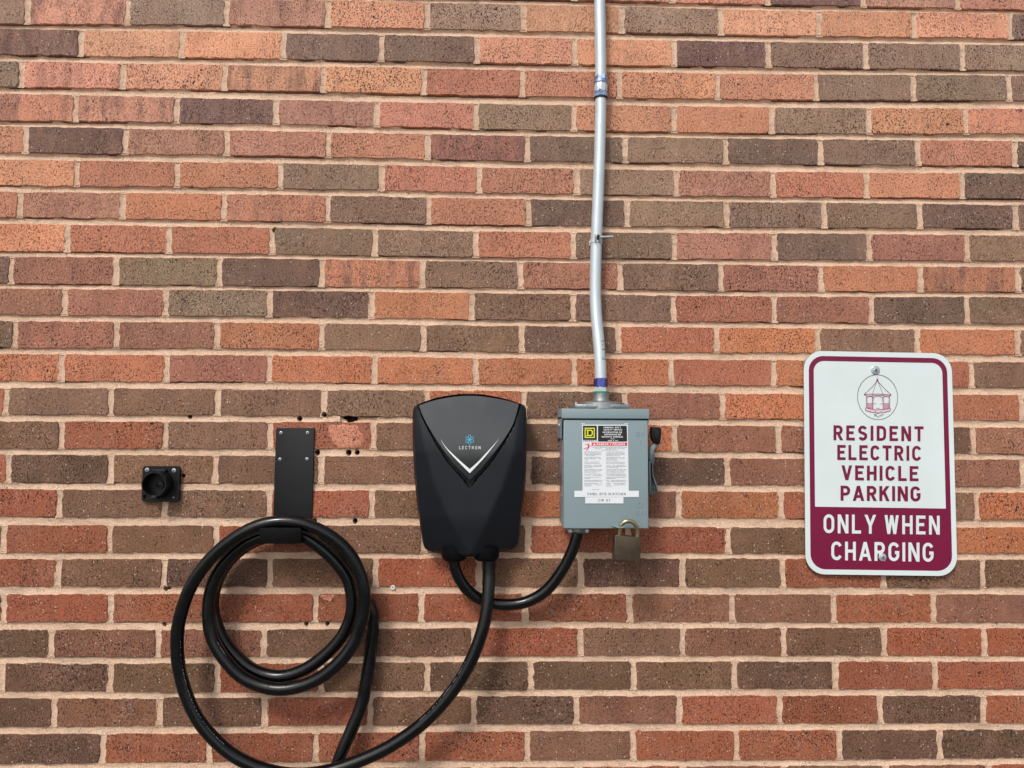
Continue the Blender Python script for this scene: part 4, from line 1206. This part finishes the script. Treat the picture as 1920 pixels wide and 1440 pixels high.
for k, (pts, w) in enumerate((([(1097, 833.5), (1101.5, 833), (1103, 834)], .0010), ([(1103, 834), (1106, 836), (1108.6, 838)], .0010), ([(1103, 833), (1103.6, 840)], .0028), ([(1103, 839), (1098.5, 840), (1094, 842)], .0011), ([(1103.6, 839), (1101.8, 842), (1099.2, 844.2)], .0013), ([(1102.4, 831.2), (1103.6, 831.4)], .0016))):
    strip_line(pts, w, DL + .0004, V, Fc, False, k)
mesh_obj('falling_figure', V, Fc, M_REDINK, lab)
# fine print: lines too small to read
V, Fc = [], []
rf = random.Random(4)
def dash_line(x0, x1, y, w=0.00075, fill=0.8):
    x = x0
    while x < x1:
        l = rf.uniform(1.5, 5.5)
        if rf.random() < 0.93: strip_line([(x, y), (min(x1, x + l), y)], w * rf.uniform(0.7, 1.2), DL + .0004, V, Fc)
        x += l + rf.uniform(0.5, 1.0)
dash_line(1111, 1175.5, 838.4, .0010); dash_line(1115, 1171.5, 841.4, .0010); dash_line(1129, 1157.5, 843.8, .0009)
y = 847.2
for nl, sh in ((4, .55), (3, .42), (2, .8), (3, .45), (3, .7), (2, .95), (2, .3), (2, .95), (3, .35)):
    for k in range(nl):
        e = 30.5 * (sh if k == nl - 1 else rf.uniform(0.84, 1))
        dash_line(1095.5, 1095.5 + e * 1.15, y, .0007)
        e = 33.0 * (min(1, sh + .15) if k == nl - 1 else rf.uniform(0.9, 1))
        dash_line(1136.8, 1136.8 + e * 1.15, y, .0008)
        y += 2.35
    y += 1.25
dash_line(1111, 1123.5, 918, .0008)
mesh_obj('fine_print', V, Fc, M_GREYINK, lab)
tape1 = sheet_px('label_strip', rect(1077, 920.2, 1198, 932.0), DL + .0006, M_WHITE, sw)
tape2 = sheet_px('label_strip', rect(1097.3, 932.3, 1169, 944), DL + .0009, M_WHITE, sw)
lettering('lettering', 'PANEL 6P1E IN KITCHEN', px_place(1101.8, 1173.2, 924.0, 928.4, DL + .0008), M_BLACKINK, tape1, 0.11, 0.26, 0.5)
lettering('lettering', 'CIR 57', px_place(1122, 1144, 936.0, 940.4, DL + .0011), M_BLACKINK, tape2, 0.11, 0.3, 0.6)
for a, b in (((1089.5, 794.3), (1097, 794.3)), ((1170.5, 794.3), (1178, 794.3))):
    V, Fc = [], []; strip_line([a, b], 0.0011, DL, V, Fc); mesh_obj('corner_tick', V, Fc, M_WHITE, sw)
# embossed marks, raised from the door sheet
def emboss(polys_pts, w, hgt=0.0007):
    V, Fc = [], []
    for k, (pts, closed) in enumerate(polys_pts):
        P = pxo(pts, DC)
        for q_ in stroke_poly(P, closed, w):
            o = len(V)
            c = sum((Vector(v) for v in q_), Vector((0, 0))) / 4
            for v in q_: V.append((v.x, -DC + 0.0002, v.y))
            for v in q_:
                u = v + (c - v) * 0.12
                V.append((u.x, -DC - hgt * 0.9 - 0.00002 * k, u.y))
            Fc.extend([(o + 4, o + 5, o + 6, o + 7), (o, o + 1, o + 5, o + 4), (o + 1, o + 2, o + 6, o + 5), (o + 2, o + 3, o + 7, o + 6), (o + 3, o, o + 4, o + 7)])
    return mesh_obj('embossed_mark', V, Fc, M_GREYBOX, door)
ell = lambda cx, cy, rx, ry: [(cx + rx * math.cos(2 * math.pi * i / 22), cy + ry * math.sin(2 * math.pi * i / 22)) for i in range(22)]
emboss([(ell(1195.8, 814.2, 2.9, 3.6), True)], 0.0014)
emboss([([(1203.2, 818), (1203.2, 810.4)], False), ([(1203.2, 810.4), (1208.4, 818)], False), ([(1208.4, 818), (1208.4, 810.4)], False)], 0.0013)
emboss([([(1201.6, 824.5), (1201.6, 833)], False)], 0.0015)
emboss([(ell(1200.8, 946.3, 4.2, 4.4), True)], 0.0020)
emboss([(ell(1196, 962, 2.7, 3.9), True), ([(1202.8, 966.2), (1202.8, 958)], False), ([(1202.8, 958.4), (1206, 958.4)], False), ([(1202.8, 962), (1205.4, 962)], False), ([(1208.4, 966.2), (1208.4, 958)], False), ([(1208.4, 958.4), (1211.6, 958.4)], False), ([(1208.4, 962), (1211, 962)], False)], 0.0015)
# conduit hub on top
hc = W(1127, 753, 0.050)
bx('hub_flange', 1077.5, 1180, 757.6, 766.5, 0.012, 0.094, M_CAST, sw, 0.002, 0.088)
lathe('hub_neck', [(0.046, -0.012), (0.045, 0.0), (0.036, 0.0012), (0.0165, 0.0045), (0.0150, 0.010), (0.0150, 0.021)], (hc.x, -0.050, hc.z - 0.003), (0, 0, 1), M_CAST, sw, 40, 50)
for x in (1080.5, 1176):
    p = W(x, 757, 0.085)
    lathe('hub_screw', [(0.003, -0.003), (0.003, 0.0025), (0.0022, 0.0032), (0, 0.0034)], (p.x, -0.082, p.z), (0, 0, 1), M_ZINC, sw, 14)
# cable clamp under the box
p = W(1084, 992, 0.060)
lathe('cable_clamp', [(0.0230, 0.004), (0.0230, -0.003), (0.017, -0.0065), (0.013, -0.0075), (0.0104, -0.0075)], (p.x, -0.050, p.z - 0.001), (0, 0, 1), M_CAST, sw, 8, 30)
for x in (1069, 1100):
    p = W(x, 995, 0.07)
    lathe('clamp_screw', [(0.0042, -0.006), (0.0042, 0.006), (0.003, 0.0075), (0, 0.008)], (p.x, -0.068, p.z), (0, -1, 0), M_ZINC, sw, 14)
# padlock tab at the foot of the door
prism('lock_tab', pxo([(1150.3, 987.4), (1153, 988), (1158, 989.6), (1165, 990), (1170, 989), (1172, 987.3), (1171, 986.2), (1165, 987.4), (1157, 987.6)][::-1], 0.110), 0.085, 0.112, M_GREYBOX, sw, 0.0003, 1)
# handle on the right-hand side
hd = bpy.data.objects.new('handle', None); COL.objects.link(hd); hd.parent = sw
slab_px('grip', [(1222.3, 802.5), (1223.5, 800.5), (1229, 800.2), (1238.8, 802), (1240.4, 806), (1240, 818), (1238.6, 826.5), (1237, 832), (1232.6, 833.3), (1227.6, 829.5), (1223.6, 823.5), (1222.2, 812)][::-1], 0.052, 0.074, M_HOLSTER, hd, 0.0014)
slab_px('grip_face', [(1227.5, 805.8), (1238.2, 807), (1238, 817), (1236.8, 825.5), (1235.6, 830), (1232.3, 830.8), (1228.6, 822)][::-1], 0.073, 0.077, M_HOLSTER, hd, 0.0012)
slab_px('lever_arm', [(1229.6, 830.5), (1236.6, 833.4), (1230.5, 839.5), (1226.8, 844.5), (1226, 851), (1223.5, 858), (1220.5, 864.5), (1217.8, 862), (1217.4, 846), (1218.4, 838.5), (1223, 834.5)][::-1], 0.058, 0.068, M_GREYARM, hd, 0.0012)
slab_px('pivot_plate', [(1226.4, 846), (1227.6, 852), (1227.2, 862), (1226.0, 869), (1223.4, 872), (1220, 868), (1217.6, 873), (1217.6, 858), (1222, 853)][::-1], 0.040, 0.050, M_GREYARM, hd, 0.0008)
slab_px('lever_plate', [(1217.8, 866), (1222.6, 866), (1223.4, 880), (1224.6, 895), (1228.6, 903.5), (1231.6, 911), (1233.4, 922), (1229, 924.5), (1223, 927.5), (1219.4, 928)][::-1], 0.030, 0.0325, M_GREYARM, hd, 0.0005)
slab_px('lever_edge', [(1222.8, 868), (1224.0, 868), (1224.8, 890), (1228.8, 901), (1232.2, 910), (1234.2, 923), (1232.8, 923), (1230.6, 911), (1227.4, 903), (1223.6, 892)][::-1], 0.030, 0.052, M_GREYARM, hd, 0.0003)
slab_px('lever_slot', [(1226, 909), (1228.4, 911), (1229.2, 918), (1228, 919), (1226, 914)][::-1], 0.0324, 0.0330, M_ZINC, hd, 0.0001)
slab_px('side_bracket', [(1217.4, 864), (1219.4, 864), (1220.4, 905), (1219.4, 926), (1217.8, 926)][::-1], 0.030, 0.070, M_GREYARM, hd, 0.0003)

# ================================================================ padlock
pad = thing('padlock', 'tarnished brass padlock with yellowish shackle hanging from the grey switch box', 'padlock', (0, 0, 0))
DP = 0.118
prism('lock_body', pxo([(1153.4, 1002.8), (1166, 1004.2), (1180, 1006.2), (1201.8, 1008.4), (1201.0, 1053.6), (1176, 1052.4), (1156, 1050.2), (1150.8, 1049.6), (1151.6, 1025)][::-1], DP), 0.097, DP, M_BRASS, pad, 0.0014, 3)
sh = [(1161.5, 1010, .104), (1161.7, 1003, .105), (1162, 994, .106), (1163.2, 987.5, .108), (1167, 981.3, .109), (1172.6, 977.6, .110), (1179.4, 976.8, .110), (1186.5, 979, .109), (1192, 984.2, .108), (1194.6, 991.5, .106), (1195, 1001, .105), (1194.6, 1012, .104)]
tube('shackle', [W(*p) for p in sh], 0.0040, M_SHACKLE, pad, 16, 0.002, True, 3)
for x, y, a in ((1161.6, 1003.6, .0036), (1163.8, 987.2, .0036)):
    p = W(x, y, 0.1055)
    lathe('rust_ring', [(0.0032, -0.0014), (0.0038, -0.0008), (0.0038, 0.0010), (0.0032, 0.0014)], p, (0.12, -0.1, 1), M_RUST, pad, 14)

# ================================================================ conduit
con = thing('conduit', 'galvanised steel conduit running down the wall into the grey switch box', 'conduit', (0, 0, 0))
pc_ = [(1122.8, -260, .022), (1123.5, -120, .022), (1124.3, 0, .022), (1125.6, 70, .022), (1126.4, 130, .022), (1126.4, 200, .022), (1125, 260, .022), (1123.2, 320, .022), (1121.3, 370, .022), (1118.9, 430, .022), (1117.2, 480, .022),
       (1116.2, 530, .023), (1116.6, 565, .025), (1118.6, 600, .031), (1121.8, 632, .038), (1124.6, 662, .044), (1126.0, 690, .048), (1126.5, 720, .050)]
tube('pipe', [W(*p) for p in pc_], 0.0114, M_GALV, con, 28, 0.008, True, 6)
def conn(name, px, py, d, prof, mat, n=24, ph=0.0, deg=30):
    return lathe(name, prof, W(px, py, d), (0, 0, 1), mat, con, n, deg, ph)
R_ = 0.0132
conn('coupling_nut', 1126.6, 150.5, .022, [(R_ * .9, -.0082), (R_ * 1.06, -.0070), (R_ * 1.06, .0030), (R_ * .95, .0085), (.0115, .0092)], M_BLUEZINC, 6, 0.2)
conn('coupling_collar', 1126.6, 154.2, .022, [(R_ * .95, -.0038), (R_ * 1.12, -.003), (R_ * 1.12, .003), (R_ * .95, .0038)], M_BLUEZINC, 28)
conn('coupling_body', 1126.6, 165, .022, [(R_ * .96, -.010), (R_ * .98, -.004), (R_ * 1.04, .002), (R_ * .98, .008), (R_ * .96, .011)], M_GALV, 10, 0.1)
conn('coupling_nut', 1126.6, 178, .022, [(.0117, -.0075), (R_ * 1.00, -.0070), (R_ * 1.12, -.0035), (R_ * 1.12, .0035), (R_ * .96, .0082), (.0120, .0085)], M_BLUEZINC, 6, 0.5)
conn('dark_gasket', 1126.6, 184, .022, [(.0116, -.0022), (R_ * 1.04, -.0016), (R_ * 1.06, .0012), (.0116, .0016)], M_DARKRECESS, 28)
conn('connector_nut', 1126.4, 717.5, .050, [(R_ * .93, -.0088), (R_ * 1.05, -.0078), (R_ * 1.05, .0000), (R_ * 1.05, .0062), (R_ * .92, .0086), (.0115, .0088)], M_DEEPBLUE, 6, 0.15)
conn('connector_body', 1126.4, 730, .050, [(R_ * .96, -.0055), (R_ * 1.0, -.003), (R_ * .95, .001), (R_ * .93, .0055)], M_GALV, 6, 0.45)
conn('green_ring', 1126.4, 735.6, .050, [(.0115, -.0018), (R_ * 1.20, -.0015), (R_ * 1.20, .0015), (.0115, .0018)], M_GREEN, 28)
# green stamp on the pipe, printed round its curve
V, Fc = [], []
path = smooth_path([W(*p) for p in pc_], 0.002)
seg = [p for p in path if W(1120, 676, .04).z < p.z < W(1120, 622, .04).z]
seg.sort(key=lambda p: p.z)
txt, wtx = text_polys('EMT 3/4 GALV', 0.2, 0.22, 0.35)
span = seg[-1].z - seg[0].z
for qd, li in txt:
    o = len(V)
    for x, y in qd:
        z = seg[-1].z - 0.0005 - span * (1 - x / wtx)
        k = min(range(len(seg)), key=lambda i: abs(seg[i].z - z)); c = seg[k]
        ang = rad(14 + 52 * y)
        V.append((c.x + 0.01155 * math.sin(ang), c.y - 0.01155 * math.cos(ang) - 0.00002 * li, z))
    Fc.append((o, o + 1, o + 2, o + 3))
mesh_obj('green_stamp', V, Fc, M_GREENINK, con)
# strap round the pipe
strap = thing('conduit_strap', 'thin metal strap with a bolt sticking out to the right, clamping the conduit halfway up', 'pipe strap', (0, 0, 0))
c = W(1118.0, 453, .022)
lathe('strap_band', [(.0116, -.0045), (.0124, -.0045), (.0124, .0045), (.0116, .0045)], c, (0.03, 0, 1), M_GALV, strap, 28, 30)
box('strap_foot', c.x - 0.012, c.x + 0.012, c.z - 0.005, c.z + 0.005, -0.001, 0.010, M_GALV, strap, 0.0006)
b0 = W(1119.5, 444.5, .036); b1 = W(1149.5, 443.6, .036)
lathe('bolt', [(0, 0), (.0021, 0.0003), (.0021, (b1 - b0).length), (0, (b1 - b0).length + .0003)], b0, b1 - b0, M_ZINC, strap, 14)
lathe('bolt_nut', [(0, -.001), (.0048, -.001), (.0048, .0035), (.0025, .0042)], b0 + Vector((0.001, 0, 0)), b1 - b0, M_DARKRECESS, strap, 6)
box('strap_ear', b0.x - 0.0045, b0.x - 0.0025, b0.z - 0.010, b0.z + 0.005, 0.030, 0.041, M_CAST, strap, 0.0004)
box('strap_ear', b0.x + 0.0045, b0.x + 0.0060, b0.z - 0.010, b0.z + 0.004, 0.030, 0.040, M_CAST, strap, 0.0004)
print('objects', len(bpy.data.objects))
